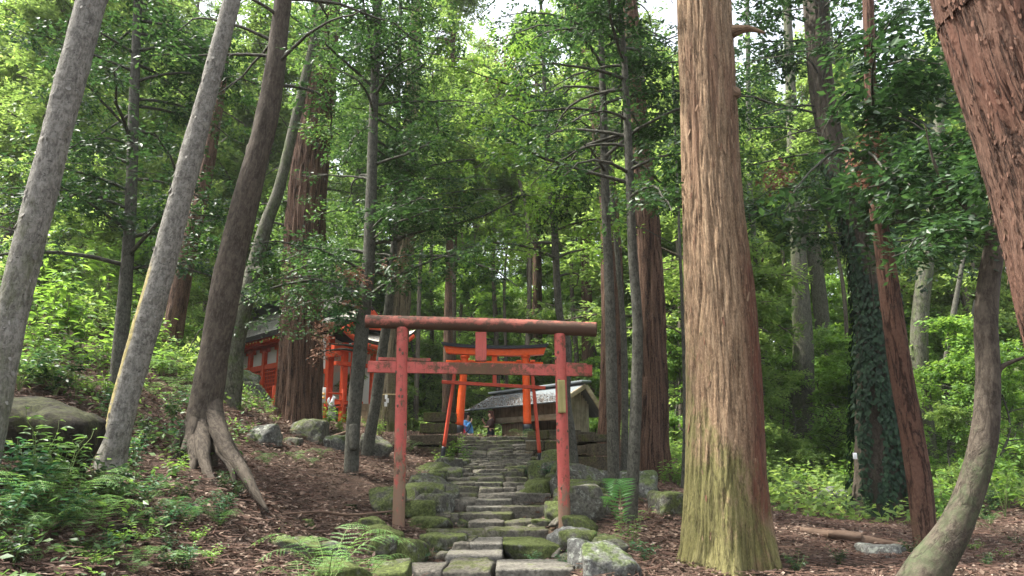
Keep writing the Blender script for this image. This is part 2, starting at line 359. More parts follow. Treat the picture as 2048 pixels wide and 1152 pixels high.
# ------------------------------------------------------------------ terrain
STEP_Y = [(1400, 5.2), (1260, 6.6), (1152, 8.0), (1065, 10.5), (1000, 12.1), (960, 13.6), (940, 14.8), (925, 15.8), (900, 17.3), (872, 19.0)]
_sy = np.array(STEP_Y)[::-1]
def path_Y(py): return float(np.interp(py, _sy[:, 0], _sy[:, 1]))
def path_pt(px, py): return P(px, py, path_Y(py))
ctrl = []
def cpx(px, py, Y, dz=0):
    p = P(px, py, Y); ctrl.append((p[0], p[1], p[2]+dz))
for py, Y in STEP_Y:
    for px in (860, 985, 1110): cpx(985 if px == 985 else px, py, Y, -.10 if px == 985 else 0)
for x, y, z in [(-1, 21.5, 2.05), (-1, 24, 1.85), (-1, 27.5, 1.62), (-1, 31, 1.9), (3, 24, 2.1), (3, 29, 2.1), (-3.6, 25, 2.2), (-1, 36, 3.0), (0, 45, 6.0), (0, 60, 11.5), (0, 85, 19),
                (-11, 29, 3.2), (-7, 24, 2.75), (-5, 22.5, 2.5), (-9, 33, 3.2), (-20, 30, 7.5), (-30, 30, 13), (-40, 50, 20), (-20, 50, 12), (-50, 20, 18), (-40, 80, 26), (-60, 60, 28), (-20, 15, 8.5),
                (-14, 12, 6.2), (-12, 5, 4.5), (-25, 5, 9), (-8, 2, 2.2), (-4, 3, .75), (0, 2, 0), (0, 5, .12), (4, 3, 0), (10, 5, .2), (25, 8, .7), (-5, -8, 0), (8, -8, 0), (-25, -8, 5), (30, -8, 0),
                (40, 30, 3), (30, 45, 4), (45, 60, 6), (15, 45, 4.8), (20, 65, 8), (35, 90, 12), (60, 40, 5), (60, 100, 14), (8, 30, 2.0)]:
    ctrl.append((x, y, z))
for a in [(30, 1152, 5.2), (300, 1152, 6.2), (520, 1010, 8.5), (430, 920, 10), (215, 960, 7.8), (110, 950, 6.6), (200, 640, 18), (330, 700, 17), (600, 850, 17), (700, 940, 13), (600, 940, 12.5),
          (470, 800, 20), (600, 1100, 8.6), (750, 1000, 11.5), (1455, 1130, 9), (1270, 1030, 10.5), (1228, 990, 12), (1320, 960, 16), (1600, 1010, 17), (1600, 945, 26), (1765, 1045, 15.5),
          (1860, 1105, 9.8), (1900, 1150, 8), (2000, 1010, 15), (1950, 920, 32), (1400, 930, 30), (1650, 1090, 10.5), (250, 780, 11.5), (20, 800, 8.5), (80, 700, 12), (800, 905, 16.5), (1180, 935, 16)]: cpx(*a)
ctrl = np.array(ctrl)
def _tps(r2): return np.where(r2 > 1e-9, .5*r2*np.log(r2+1e-12), 0)
_n = len(ctrl); _d2 = ((ctrl[:, None, :2]-ctrl[None, :, :2])**2).sum(-1)
_A = np.zeros((_n+3, _n+3)); _A[:_n, :_n] = _tps(_d2)+np.eye(_n)*.25; _A[:_n, _n] = 1; _A[:_n, _n+1:] = ctrl[:, :2]; _A[_n, :_n] = 1; _A[_n+1:, :_n] = ctrl[:, :2].T
_w = np.linalg.solve(_A, np.r_[ctrl[:, 2], 0, 0, 0])
def H0(x, y):
    x, y = np.asarray(x, float), np.asarray(y, float); sh = x.shape; x = x.ravel(); y = y.ravel(); out = np.empty(len(x))
    for a in range(0, len(x), 20000):
        X = x[a:a+20000]; Y = y[a:a+20000]
        r2 = (X[:, None]-ctrl[:, 0])**2+(Y[:, None]-ctrl[:, 1])**2
        out[a:a+20000] = _tps(r2)@_w[:_n]+_w[_n]+_w[_n+1]*X+_w[_n+2]*Y
    return out.reshape(sh)
GX = np.arange(-75, 75.01, .3); GY = np.arange(-10, 112.01, .3)
_gx, _gy = np.meshgrid(GX, GY); _gz = H0(_gx, _gy)
_q = np.stack([_gx.ravel(), _gy.ravel(), 0*_gx.ravel()], 1)
_gz = _gz-.16*np.exp(-((_gx+.2)/1.0)**4)*sstep(6.2, 7.2, _gy)*(1-sstep(18.5, 20, _gy))
_gz = _gz+.10*fbm(_q*.9, 3, 3).reshape(_gz.shape)*np.clip(np.abs(_gx+.3)/1.5, .15, 1)
def H(x, y):
    x, y = np.asarray(x, float), np.asarray(y, float)
    u = np.clip((x-GX[0])/.3, 0, len(GX)-1.001); v = np.clip((y-GY[0])/.3, 0, len(GY)-1.001); i = u.astype(int); j = v.astype(int); f = u-i; g = v-j
    return (_gz[j, i]*(1-f)*(1-g)+_gz[j, i+1]*f*(1-g)+_gz[j+1, i]*(1-f)*g+_gz[j+1, i+1]*f*g)
def G(px, py, far=95):
    """where the view ray through the pixel meets the ground"""
    d = ray(px, py); t = np.arange(3, far, .05); p = np.array([0, 0, CAMZ])+d*t[:, None]
    k = np.nonzero(p[:, 2] < H(p[:, 0], p[:, 1]))[0]
    if not len(k): return None
    q = p[k[0]]; return np.array([q[0], q[1], float(H(q[0], q[1]))])
# terrain mesh: fine near, coarse far
xs = np.unique(np.round(np.r_[np.arange(-75, -16, 1.0), np.arange(-16, 14, .14), np.arange(14, 75.1, 1.0)], 3))
ys = np.unique(np.round(np.r_[np.arange(-10, 3, .8), np.arange(3, 26, .14), np.arange(26, 112.1, .8)], 3))
X, Yg = np.meshgrid(xs, ys); Z = H(X, Yg); q = np.stack([X.ravel(), Yg.ravel(), 0*X.ravel()], 1)
nearm = np.clip((30-Yg.ravel())/15, 0, 1)
Z = Z.ravel()+.045*fbm(q*3.1, 9, 4)*nearm
nx = len(xs); i = (np.arange(len(ys)-1)[:, None]*nx+np.arange(nx-1)[None]).ravel()
F = np.stack([i, i+1, i+nx+1, i+nx], 1)
xr, yr = q[:, 0], q[:, 1]
mossmask = np.exp(-((xr+.1)/2.0)**2)*sstep(6, 9, yr)*(1-sstep(24, 27, yr))*.5+sstep(1.5, 6, xr-.12*yr)*sstep(13, 22, yr)*.6+sstep(26, 36, yr)*.9
t = NT('forest_floor'); tc = t.n('TexCoord').outputs['Object']
n1 = t.noise(tc, 2.0, 6, .65); n2 = t.noise(tc, 18, 5, .7); n3 = t.noise(tc, 55, 4, .7)
c = t.ramp(n2, [(.3, (.02, .013, .009)), (.5, (.062, .040, .028)), (.68, (.15, .105, .08))])
c = t.mix(t.math('MULTIPLY', t.sm(n3, .55, .66), .7), c, (.30, .22, .17))
mo = t.math('ADD', t.attr('moss'), t.math('MULTIPLY', t.math('SUBTRACT', n1, .5), 1.5))
c = t.mix(t.math('MULTIPLY', t.sm(mo, .35, .75), .85), c, t.ramp(n2, [(.3, (.02, .03, .01)), (.65, (.09, .13, .03))]))
b = t.bump(n2, .05, .9); b = t.bump(n3, .02, .9, b)
floor_m = t.done(t.pbr(c, .95, b, .15))
me = mesh_np('ground', np.stack([xr, yr, Z], 1), [F], [floor_m], {'moss': mossmask})
g = bpy.data.objects.new('ground', me); COL.objects.link(g); tag(g, 'forest floor of fallen leaves, moss and earth rising to a wooded hill', None, None, 'structure')
# ------------------------------------------------------------------ foliage builders
def unit(v): return v/(np.linalg.norm(v, axis=-1, keepdims=True)+1e-9)
def leaf_quads(C, D, N, L, W, fold=False):
    S = unit(np.cross(D, N)); N = np.cross(S, D); L = np.asarray(L)[:, None]; Wd = np.asarray(W)[:, None]; n = len(C)
    if not fold:
        V = np.stack([C, C+D*L*.42+S*Wd*.5, C+D*L-N*L*.12, C+D*L*.42-S*Wd*.5], 1).reshape(-1, 3)
        return V, np.arange(4*n).reshape(-1, 4)
    up = N*Wd*.16; V = np.stack([C, C+D*L*.28+S*Wd*.42+up, C+D*L*.62+S*Wd*.36+up-N*L*.06, C+D*L-N*L*.2, C+D*L*.62-S*Wd*.36+up-N*L*.06, C+D*L*.28-S*Wd*.42+up, C+D*L*.5-N*L*.04], 1).reshape(-1, 3)
    b = np.arange(n)[:, None]*7
    return V, np.concatenate([b+np.array([[0, 1, 2, 6]]), b+np.array([[6, 2, 3, 4]]), b+np.array([[0, 6, 4, 5]])])
def spray_proto(r, n=26, rad=1.0, flat=.28, ntw=6, leaf=1.0):
    a0 = r.uniform(0, 2*np.pi, ntw); k = r.integers(0, ntw, n); t_ = r.uniform(.15, 1, n)**.7
    az = a0[k]+r.normal(0, .12, n); C = np.stack([np.cos(az)*t_, np.sin(az)*t_, r.normal(0, flat*.5, n)-.25*t_*t_], 1)*rad
    az2 = az+r.choice([-1, 1], n)*r.uniform(.3, 1.1, n)
    D = unit(np.stack([np.cos(az2), np.sin(az2), r.normal(-.15, .3, n)], 1)); N = unit(np.stack([r.normal(0, .45, n), r.normal(0, .45, n), np.ones(n)], 1))
    return C, D, N, leaf*r.uniform(.7, 1.25, n)
def crown_leaves(centers, r, srad, leaf, n=26, aspect=.5, flat=.28, yawtilt=.35, protos=5):
    centers = centers[fbm(centers*(.55/srad)*.45, 61, 2) > -.2]; n = int(n*1.3); out = []; k = r.integers(0, protos, len(centers))
    for p_ in range(protos):
        C, D, N, L = spray_proto(r, n, srad, flat, 6, leaf); c = centers[k == p_]; m = len(c)
        if not m: continue
        ya = r.uniform(0, 2*np.pi, m); tx = r.normal(0, yawtilt, m); s = r.uniform(.7, 1.3, m)
        cz, sz, cx, sx = np.cos(ya), np.sin(ya), np.cos(tx), np.sin(tx); Z0 = np.zeros(m)
        Rm = np.stack([np.stack([cz, -sz*cx, sz*sx], -1), np.stack([sz, cz*cx, -cz*sx], -1), np.stack([Z0, sx, cx], -1)], 1)
        tr = lambda v: np.einsum('mij,nj->mni', Rm, v)
        out.append(leaf_quads((c[:, None]+tr(C)*s[:, None, None]).reshape(-1, 3), tr(D).reshape(-1, 3), tr(N).reshape(-1, 3), (L[None]*s[:, None]**.7).ravel(), (L[None]*s[:, None]**.7).ravel()*aspect))
    V = []; F = []; o = 0
    for v, f in out: V.append(v); F.append(f+o); o += len(v)
    return np.concatenate(V), np.concatenate(F)
def make_branches(mb, r, trunk, zlo, zhi, nb, L, rise=.35, droop=.35, rad0=.03, az=None, per=22, wid=.35, taper=.6, tmin=.25, sides=5):
    """trunk: (n,4) xyz+radius points. adds branch tubes to mb, returns spray centres"""
    cs = []
    for b in range(nb):
        u = (b+r.uniform(0, 1))/nb; z = zlo+(zhi-zlo)*u; x, y, rr = (np.interp(z, trunk[:, 2], trunk[:, j]) for j in (0, 1, 3))
        a = r.uniform(0, 2*np.pi) if az is None else r.uniform(*az); l = L*r.uniform(.6, 1.2)*(1-taper*u)
        d = np.array([math.cos(a), math.sin(a), 0]); side = np.array([-d[1], d[0], 0]); ri = rise*r.uniform(.3, 1.6); dr = droop*r.uniform(.4, 1.6); wob = r.normal(0, .12)
        tt = np.linspace(0, 1, 9)[:, None]
        c = np.array([x, y, z])+d*l*tt+side*l*wob*np.sin(tt*3)+np.array([0, 0, 1])*l*(ri*tt-dr*tt*tt)+r.normal(0, .012*l, (9, 3))*tt
        r0 = min(rad0*(.5+.5*l/L), rr*.6); V, Fs, bk = tube(c, r0*(1-.85*tt[:, 0])+.003, sides, cap=False); mb.add(V, Fs, 0, bk=bk, moss=.1)
        n = max(3, int(per*l/L)); t_ = r.uniform(tmin, 1.03, n); lat = r.normal(0, wid*.5, n)*l*np.clip(t_*1.2, .3, 1)
        base = c[np.clip((t_*8).astype(int), 0, 8)]
        ce = base+side*lat[:, None]+np.array([0, 0, 1])*(r.normal(0, .06*l, n)-np.abs(lat)*.15)[:, None]
        for q in range(0, n, 3):
            V, Fs, bk = tube(np.stack([base[q], (base[q]+ce[q])/2+[0, 0, .02], ce[q]]), [.006, .005, .002], 3, cap=False); mb.add(V, Fs, 0, bk=bk)
        cs.append(ce)
    return np.concatenate(cs)
# ------------------------------------------------------------------ trunks
def disp_cedar(amp=.02, f=9., seed=0, flare=0, fl_h=.5, lobes=5):
    def d(th, s, r, bk):
        p = bk.reshape(-1, 3); w_ = .45*fbm(p*np.array([3, 3, .8]), seed+5, 2)
        n = fbm(np.stack([p[:, 0]*f+w_, p[:, 1]*f+w_, p[:, 2]*.5], 1), seed, 3); n2 = fbm(np.stack([p[:, 0]*f*1.9+w_, p[:, 1]*f*1.9-w_, p[:, 2]*1.1+7], 1), seed+7, 2)
        big = fbm(p*np.array([2.5, 2.5, .5]), seed+9, 2); fine = fbm(p*np.array([f*3, f*3, 4.]), seed+3, 2)
        o = -amp*1.5*np.exp(-(n/.10)**2)-amp*.8*np.exp(-(n2/.12)**2)+amp*1.6*big+amp*.4*fine
        if flare:
            e = np.exp(-s.ravel()/fl_h); o = o+r.ravel()*flare*e*(1+.6*np.cos(th.ravel()*lobes+1.3+seed)+.3*fbm(p*3, seed+2, 2))
        return o.reshape(r.shape)
    return d
def disp_smooth(amp=.05, seed=0, flare=0, fl_h=.3, lobes=4, fine=.012):
    def d(th, s, r, bk):
        p = bk.reshape(-1, 3); o = r.ravel()*(amp*fbm(p*np.array([4, 4, 1.6]), seed, 3)+fine*2*fbm(p*np.array([14, 14, 10]), seed+4, 3))
        kn = sstep(.55, .8, fbm(p*np.array([5, 5, 3.2]), seed+11, 2)); o = o+r.ravel()*.12*kn
        if flare:
            e = np.exp(-s.ravel()/fl_h); o = o+r.ravel()*flare*e*(1+.5*np.cos(th.ravel()*lobes+seed))
        return o.reshape(r.shape)
    return d
NTREE = [0]
def tree(name, label, cat, pts, Y, mat, nseg=24, step=.12, disp=None, moss=None, red=None, top=4.0, group=None, lean=0.0, extra=None, sink=.35):
    """pts: (px, py, width_px) from base upward. builds thing > trunk; returns root, trunk polyline (x,y,z,r)"""
    Q = []
    for px, py, w_ in pts:
        y = Y+lean*(pts[0][1]-py)/1000.; p = P(px, py, y); Q.append([*p, w_/2*depth(px, py, y)/FPX])
    Q = np.array(Q); z0 = float(H(Q[0, 0], Q[0, 1])); d = unit(Q[1, :3]-Q[0, :3])
    if Q[0, 2] > z0-sink: k = (Q[0, 2]-(z0-sink))/max(d[2], .3); Q = np.vstack([[*(Q[0, :3]-d*k), Q[0, 3]*1.03], Q])
    if top:
        d = unit(Q[-1, :3]-Q[-2, :3]); d[2] = max(d[2], .5); Q = np.vstack([Q, [*(Q[-1, :3]+d*top), max(.012, Q[-1, 3]*.75)]])
    L = np.linalg.norm(np.diff(Q[:, :3], axis=0), axis=1).sum(); n = max(12, int(L/step)); C = catmull(Q, n)
    V, Fs, bk = tube(C[:, :3], np.maximum(C[:, 3], .01), nseg, disp)
    base = (Q[0, 0], Q[0, 1], z0); root = thing(name, base, label, cat, group)
    mb = MB(); at = {}
    x, y, z = V.T
    at['moss'] = moss(x, y, z, bk) if moss else np.full(len(V), .05)
    at['red'] = red(x, y, z, bk) if red else np.zeros(len(V))
    mb.add(V, Fs, 0, bk=bk, **at)
    if extra: extra(mb, C)
    tr = mb.build('trunk', M[mat], root)
    NTREE[0] += 1
    return root, C
def add_crown(root, C, seed, zlo, zhi, nb, L, srad, leaf, mat, per=22, n=26, bmat='greybark', nm='', **k):
    n = int(n*1.25); leaf *= 1.28; per = int(per*1.1); srad *= 1.1
    r = np.random.default_rng(seed); mb = MB(); ce = make_branches(mb, r, C, zlo, zhi, nb, L, per=per, **k)
    if mb.n: mb.build(nm+('_' if nm else '')+'branches', M[bmat], root)
    V, F = crown_leaves(ce, r, srad, leaf, n)
    o = MB().add(V, F).build(nm+('_' if nm else '')+'crown', M[mat], root, smooth=False); return ce
def zpx(py, Y): return P(1024, py, Y)[2]
def flakes(r, V0, nrm, tang, size, n_mat=0):
    pass
def add_flakes(mb, C, n, r, lmin, lmax, wid, lift, zr=(0, 1), redv=(0, 1)):
    T, U, W = frames(C[:, :3]); k = r.uniform(zr[0], zr[1], n)*(len(C)-2); i = k.astype(int); f = (k-i)[:, None]
    c = C[i, :3]*(1-f)+C[i+1, :3]*f; rad = (C[i, 3]*(1-f[:, 0])+C[i+1, 3]*f[:, 0])
    th = r.uniform(-np.pi, np.pi, n); nr = np.cos(th)[:, None]*U[i]+np.sin(th)[:, None]*W[i]; tg = np.cross(T[i], nr)
    d = unit(T[i]*np.sign(r.normal(-.7, 1, n))[:, None]+tg*r.normal(0, .25, n)[:, None]); sd_ = np.cross(d, nr)
    l = r.uniform(lmin, lmax, n)[:, None]; w_ = l*r.uniform(wid*.6, wid*1.4, n)[:, None]; lf = r.uniform(.3, 1, n)[:, None]*lift
    p0 = c+nr*(rad[:, None]-.004+.004); V = np.stack([p0-sd_*w_/2, p0+sd_*w_/2, p0+d*l*.6+sd_*w_*.55+nr*lf*.5, p0+d*l*.6-sd_*w_*.5+nr*lf*.5, p0+d*l+sd_*w_*.2+nr*lf, p0+d*l-sd_*w_*.3+nr*lf], 1).reshape(-1, 3)
    b = np.arange(n)[:, None]*6; F = np.concatenate([b+np.array([[0, 1, 2, 3]]), b+np.array([[3, 2, 4, 5]])])
    bk = np.repeat(r.uniform(-3, 3, (n, 3)), 6, 0)+V*.2
    mb.add(V, F, 0, bk=bk, red=np.repeat(r.uniform(*redv, n), 6))
def sub_tube(mb, pts, nseg=8, n=14, **at):
    pts = np.asarray(pts, float); c = catmull(pts, n); V, Fs, bk = tube(c[:, :3], np.maximum(c[:, 3], .002), nseg, lambda th, s, r, b: (r.ravel()*.12*fbm(b.reshape(-1, 3)*9, 5, 2)).reshape(r.shape))
    mb.add(V, Fs, 0, bk=bk+pts[0, :3], **at)
def PR(px, py, Y, w_): return [*P(px, py, Y), w_/2*depth(px, py, Y)/FPX]
LM = lambda z0, h, a: (lambda x, y, z, bk: np.clip(1-(z-z0)/h, 0, 1)*a)
# --- big old cedar right of the gate
def x16(mb, C):
    r = np.random.default_rng(5)
    sub_tube(mb, [PR(1455, 66, 8.9, 34), PR(1478, 60, 8.8, 22), PR(1500, 58, 8.75, 13), PR(1530, 66, 8.7, 5)], red=.2)
    sub_tube(mb, [PR(1455, 190, 8.9, 44), PR(1470, 188, 8.85, 30), PR(1480, 190, 8.8, 8)], red=.2)
    add_flakes(mb, C, 420, r, .03, .12, .22, .012, (.02, .75), (0, .9))
z16 = P(1455, 1130, 9)[2]
def red16(x, y, z, bk):
    a = bk[:, 0]/.55; n = fbm(bk*np.array([4, 4, .5]), 21, 3)
    return np.clip(np.exp(-((a-.62)/.34)**2)*1.15*sstep(z16+.3, z16+.9, z)*(1-sstep(z16+3.1, z16+4.2, z))+n*.5+.25*(n > .25), 0, 1)*(1-.0*a)
def moss16(x, y, z, bk):
    a = bk[:, 0]/.55; h = z-z16
    return np.clip(1.0-h/1.9, 0, 1)*.8+.35*fbm(bk*np.array([3, 3, .8]), 33, 3)*(h < 3)+np.clip(1-h/4.2, 0, 1)*np.clip(.35-a, 0, 1)*.75+.04
root16, C16 = tree('cedar_tree', 'huge straight tan and red cedar trunk with mossy flared base, right of the torii', 'tree',
  [(1455, 1128, 172), (1451, 1000, 160), (1449, 900, 153), (1446, 760, 146), (1438, 600, 138), (1424, 400, 117), (1418, 200, 110), (1408, 0, 104)], 9.0, 'bigcedar', 220, .03,
  disp_cedar(.016, 9, 3, flare=.42, fl_h=.55, lobes=6), moss16, red16, top=5, extra=x16, sink=.45)
# --- leaning red trunk cutting the right edge
def x17(mb, C): add_flakes(mb, C, 4200, np.random.default_rng(6), .01, .045, .35, .010, (.25, .9), (.1, .8))
root17, C17 = tree('red_cedar_tree', 'very thick leaning red brown trunk with peeling bark, cut by the right picture edge', 'tree',
  [(2364, 1250, 314), (2294, 1000, 294), (2224, 720, 279), (2189, 600, 274), (2156, 450, 274), (2114, 300, 272), (2062, 150, 265), (2014, 0, 257), (1994, -60, 253)], 4.2, 'redcedar', 240, .018,
  disp_cedar(.010, 9, 7), None, lambda x, y, z, bk: np.clip(.4+fbm(bk*np.array([5, 5, 2]), 8, 3)*1.6, 0, 1), top=3, extra=x17)
# --- pale leaning trunks on the left
def x1(mb, C): add_flakes(mb, C, 160, np.random.default_rng(8), .02, .05, .7, .02, (.05, .85), (0, 0))
tree('pale_barked_tree', 'pale grey leaning trunk with small scars, leftmost and nearest on the bank', 'tree',
  [(-25, 860, 64), (-12, 800, 62), (18, 650, 60), (55, 500, 58), (118, 250, 55), (183, 0, 53), (198, -60, 53)], 6.0, 'pale', 90, .03, disp_smooth(.11, 4, .25, .3, fine=.02), LM(3, 3, .5), None, top=3, extra=x1)
def x2(mb, C): add_flakes(mb, C, 170, np.random.default_rng(9), .02, .06, .7, .024, (.05, .85), (0, 0))
z2 = P(205, 965, 7.8)[2]
def red2(x, y, z, bk):
    a = bk[:, 0]/(np.hypot(bk[:, 0], bk[:, 1])+1e-6); hh = z-z2
    return np.clip(sstep(-.38, -.6, a+.12*fbm(bk*9, 4, 2))*sstep(.45, .6, hh)*(1-sstep(2.0, 2.3, hh))*1.2, 0, 1)
tree('pale_barked_tree', 'pale grey leaning trunk with a raw yellow split down its left edge', 'tree',
  [(213, 965, 63), (230, 890, 52), (256, 780, 51), (305, 610, 49), (355, 420, 45), (388, 290, 41), (414, 190, 37), (464, 0, 33)], 7.8, 'pale', 90, .035, disp_smooth(.12, 12, .3, .25, fine=.02), lambda x, y, z, bk: np.clip(1-(z-z2)/1.1, 0, 1)*.7, red2, top=4, extra=x2)
# --- brown trunk with big surface roots
def x3(mb, C):
    for rt in ([(395, 800, 9.6, 10), (372, 860, 9.5, 26), (352, 890, 9.5, 18), (330, 905, 9.45, 6)], [(430, 800, 9.55, 10), (442, 860, 9.4, 30), (470, 905, 9.3, 20), (492, 925, 9.25, 6)], [(414, 750, 9.52, 8), (398, 830, 9.42, 38), (372, 900, 9.2, 26), (345, 918, 9.1, 15), (318, 940, 9.0, 6)], [(426, 730, 9.52, 8), (428, 820, 9.42, 42), (452, 895, 9.05, 36), (485, 940, 8.75, 30), (510, 985, 8.5, 22), (535, 1022, 8.35, 7)],
               [(420, 740, 9.52, 8), (408, 850, 9.38, 42), (408, 915, 8.95, 30), (420, 955, 8.7, 22), (445, 985, 8.5, 8)], [(412, 770, 9.52, 8), (388, 860, 9.38, 36), (388, 925, 8.95, 22), (382, 960, 8.8, 8)], [(418, 790, 9.52, 8), (438, 885, 9.25, 30), (462, 930, 8.85, 20), (470, 968, 8.7, 10)]):
        q = [PR(a, b, c, d*.82) for a, b, c, d in rt]; sub_tube(mb, q, 16, 40, moss=.12)
C3r, C3c = tree('root_spread_tree', 'smooth brown leaning tree with thick claw-like roots gripping the bank', 'tree',
  [(403, 900, 65), (406, 850, 66), (423, 740, 58), (444, 620, 59), (468, 500, 55), (503, 360, 50), (543, 190, 41), (566, 0, 34)], 9.5, 'brown', 90, .04, disp_smooth(.13, 22, .04, .4, 5, fine=.01), LM(1.6, 1.2, .35), None, top=4, extra=x3)
def near(name, label, pts, Y, mat, disp, nseg=28, step=.08, moss=None, red=None, **k): return tree(name, label, 'tree', pts, Y, mat, nseg, step, disp, moss, red, **k)
r4, C4 = near('slender_tree', 'thin grey tree with crossing branches between the two pale leaning trunks', [(232, 790, 31), (240, 700, 29), (252, 560, 25), (262, 400, 22), (268, 200, 19), (276, 0, 15)], 11, 'greybark', disp_smooth(.06, 31))
near('cedar_tree', 'reddish cedar trunk rising behind the second pale leaning trunk', [(338, 715, 44), (350, 640, 40), (375, 500, 37), (400, 400, 31), (428, 250, 26), (455, 60, 22)], 17, 'cedar', disp_cedar(.012, 9, 33), 36, .1)
def x6(mb, C):
    sub_tube(mb, [PR(505, 542, 15, 30), PR(520, 540, 14.9, 22), PR(532, 545, 14.85, 8)], moss=.3)
near('mossy_tree', 'mossy grey leaning tree with a knothole, left of the shrine roof', [(463, 760, 44), (468, 700, 40), (480, 640, 37), (500, 565, 32), (512, 520, 29), (532, 450, 26), (560, 370, 22), (600, 200, 18)], 15, 'mossbark', disp_smooth(.08, 41), 32, moss=lambda x, y, z, bk: .45+0*x, extra=x6)
r7, C7 = near('cedar_tree', 'broad dark red brown cedar with furrowed bark standing before the shrine', [(597, 872, 98), (598, 800, 90), (602, 700, 86), (604, 600, 84), (614, 400, 80), (636, 200, 68), (657, 0, 54)], 17, 'cedar', disp_cedar(.028, 7, 51, flare=.1, fl_h=.5), 110, .07, moss=LM(2.3, 1.0, .3))
def x8(mb, C): sub_tube(mb, [PR(706, 850, 12.9, 18), PR(708, 872, 12.85, 22), PR(708, 900, 12.8, 14)], red=1)
r8, C8 = near('slender_tree', 'slim grey green tree with a broken dark base, left of the near torii', [(702, 945, 30), (708, 830, 28), (720, 700, 28), (735, 560, 25), (742, 400, 22), (748, 200, 18), (757, 0, 14)], 13, 'greybark', disp_smooth(.05, 61), 30, extra=x8)
r9, C9 = near('slender_tree', 'dark thin trunk slanting just left of the near torii post', [(738, 882, 23), (752, 800, 23), (765, 700, 20), (774, 640, 18), (786, 520, 15), (793, 400, 12), (796, 250, 9)], 15, 'greybark', disp_smooth(.06, 71), 22)
r10, C10 = near('sacred_cedar_tree', 'mossy ribbed tree wrapped with a straw rope, left of the near torii', [(783, 868, 56), (786, 780, 52), (793, 700, 49), (803, 560, 44), (813, 430, 38), (822, 250, 30)], 19.5, 'shimebark', disp_cedar(.018, 8, 81), 50, .1, moss=lambda x, y, z, bk: np.clip(1-(z-2)/3.0, 0, 1)*.75)
r11, C11 = near('slender_tree', 'slim straight grey tree rising behind the right end of the near torii', [(1150, 934, 17), (1142, 860, 16), (1133, 790, 17), (1135, 690, 17), (1118, 620, 15), (1108, 450, 13), (1098, 350, 11), (1091, 220, 9), (1084, 60, 7)], 14.6, 'greybark', disp_smooth(.06, 91), 20)
r12, C12 = near('slender_tree', 'thin dark trunk standing just right of the near torii', [(1228, 995, 25), (1225, 850, 23), (1222, 700, 22), (1218, 560, 19), (1211, 400, 17), (1206, 200, 14), (1200, 0, 11)], 11.8, 'greybark', disp_smooth(.05, 101), 26)
r13, C13 = near('slender_tree', 'slim grey trunk with pale lichen beside the upright fern frond', [(1262, 1035, 27), (1268, 900, 24), (1272, 800, 23), (1275, 650, 21), (1265, 500, 19), (1257, 300, 16), (1250, 150, 13), (1240, 0, 11)], 10.4, 'greybark', disp_smooth(.05, 111), 26)
near('cedar_tree', 'reddish cedar trunk half hidden behind the thin dark trunk right of the torii', [(1216, 940, 50), (1218, 860, 47), (1225, 700, 46), (1225, 560, 44), (1216, 380, 36), (1195, 240, 28)], 18, 'cedar', disp_cedar(.02, 8, 121), 50, .1)
C15r, C15c = near('cedar_tree', 'dark furrowed cedar trunk left of the huge tan trunk', [(1312, 968, 70), (1308, 900, 64), (1308, 800, 60), (1302, 650, 60), (1294, 500, 58), (1282, 330, 48), (1270, 150, 38)], 16, 'cedar', disp_cedar(.026, 7, 131, flare=.1), 60, .1)
near('slender_tree', 'pale thin stem between the reddish cedar and the lichened slim trunk', [(1248, 945, 15), (1250, 800, 14), (1246, 650, 12), (1232, 480, 10)], 15.5, 'greybark', disp_smooth(.05, 141), 14)
near('slender_tree', 'very thin pale stem close against the left side of the huge tan trunk', [(1366, 985, 10), (1370, 860, 9), (1368, 700, 8), (1360, 500, 6)], 14.5, 'greybark', disp_smooth(.05, 142), 10)
def x18(mb, C): add_flakes(mb, C, 60, np.random.default_rng(19), .03, .10, .25, .02, (.1, .6), (.5, 1))
r18, C18 = near('red_barked_tree', 'red brown bare trunk leaning left, its foot rotted, beside the curved trunk', [(1852, 1112, 42), (1848, 1050, 46), (1838, 960, 48), (1821, 850, 46), (1800, 730, 44), (1784, 620, 41), (1768, 500, 34), (1752, 400, 28), (1742, 200, 24), (1736, 0, 20)], 9.8, 'redcedar', disp_cedar(.006, 12, 151), 60, .05,
   moss=LM(.9, .3, .2), red=lambda x, y, z, bk: np.clip(.5-.4*np.clip(1-(z-.8)/.8, 0, 1)+0*x, 0, 1), extra=x18)
def x19(mb, C):
    sub_tube(mb, [PR(1992, 540, 7.5, 18), PR(1972, 470, 7.46, 16), PR(1940, 425, 7.4, 12), PR(1905, 385, 7.4, 9), PR(1870, 330, 7.3, 6), PR(1850, 250, 7.2, 2)], n=40)
    sub_tube(mb, [PR(1972, 790, 7.5, 34), PR(1986, 755, 7.47, 24), PR(2000, 736, 7.44, 12), PR(2022, 724, 7.4, 8), PR(2070, 705, 7.3, 5), PR(2130, 660, 7.2, 2)])
r19, C19 = near('curved_tree', 'smooth grey trunk curving up like a bow at the right, foot swept left', [(1835, 1175, 84), (1862, 1130, 76), (1907, 1060, 62), (1946, 965, 53), (1969, 870, 49), (1976, 760, 45), (1972, 650, 42), (1978, 560, 40), (1994, 470, 36), (2012, 380, 32), (2040, 200, 26), (2060, 0, 20)], 7.5, 'brown', disp_smooth(.07, 161), 70, .04, moss=lambda x, y, z, bk: np.clip(1.2-(z-.3)/1.4, 0, .45)+.1, extra=x19)
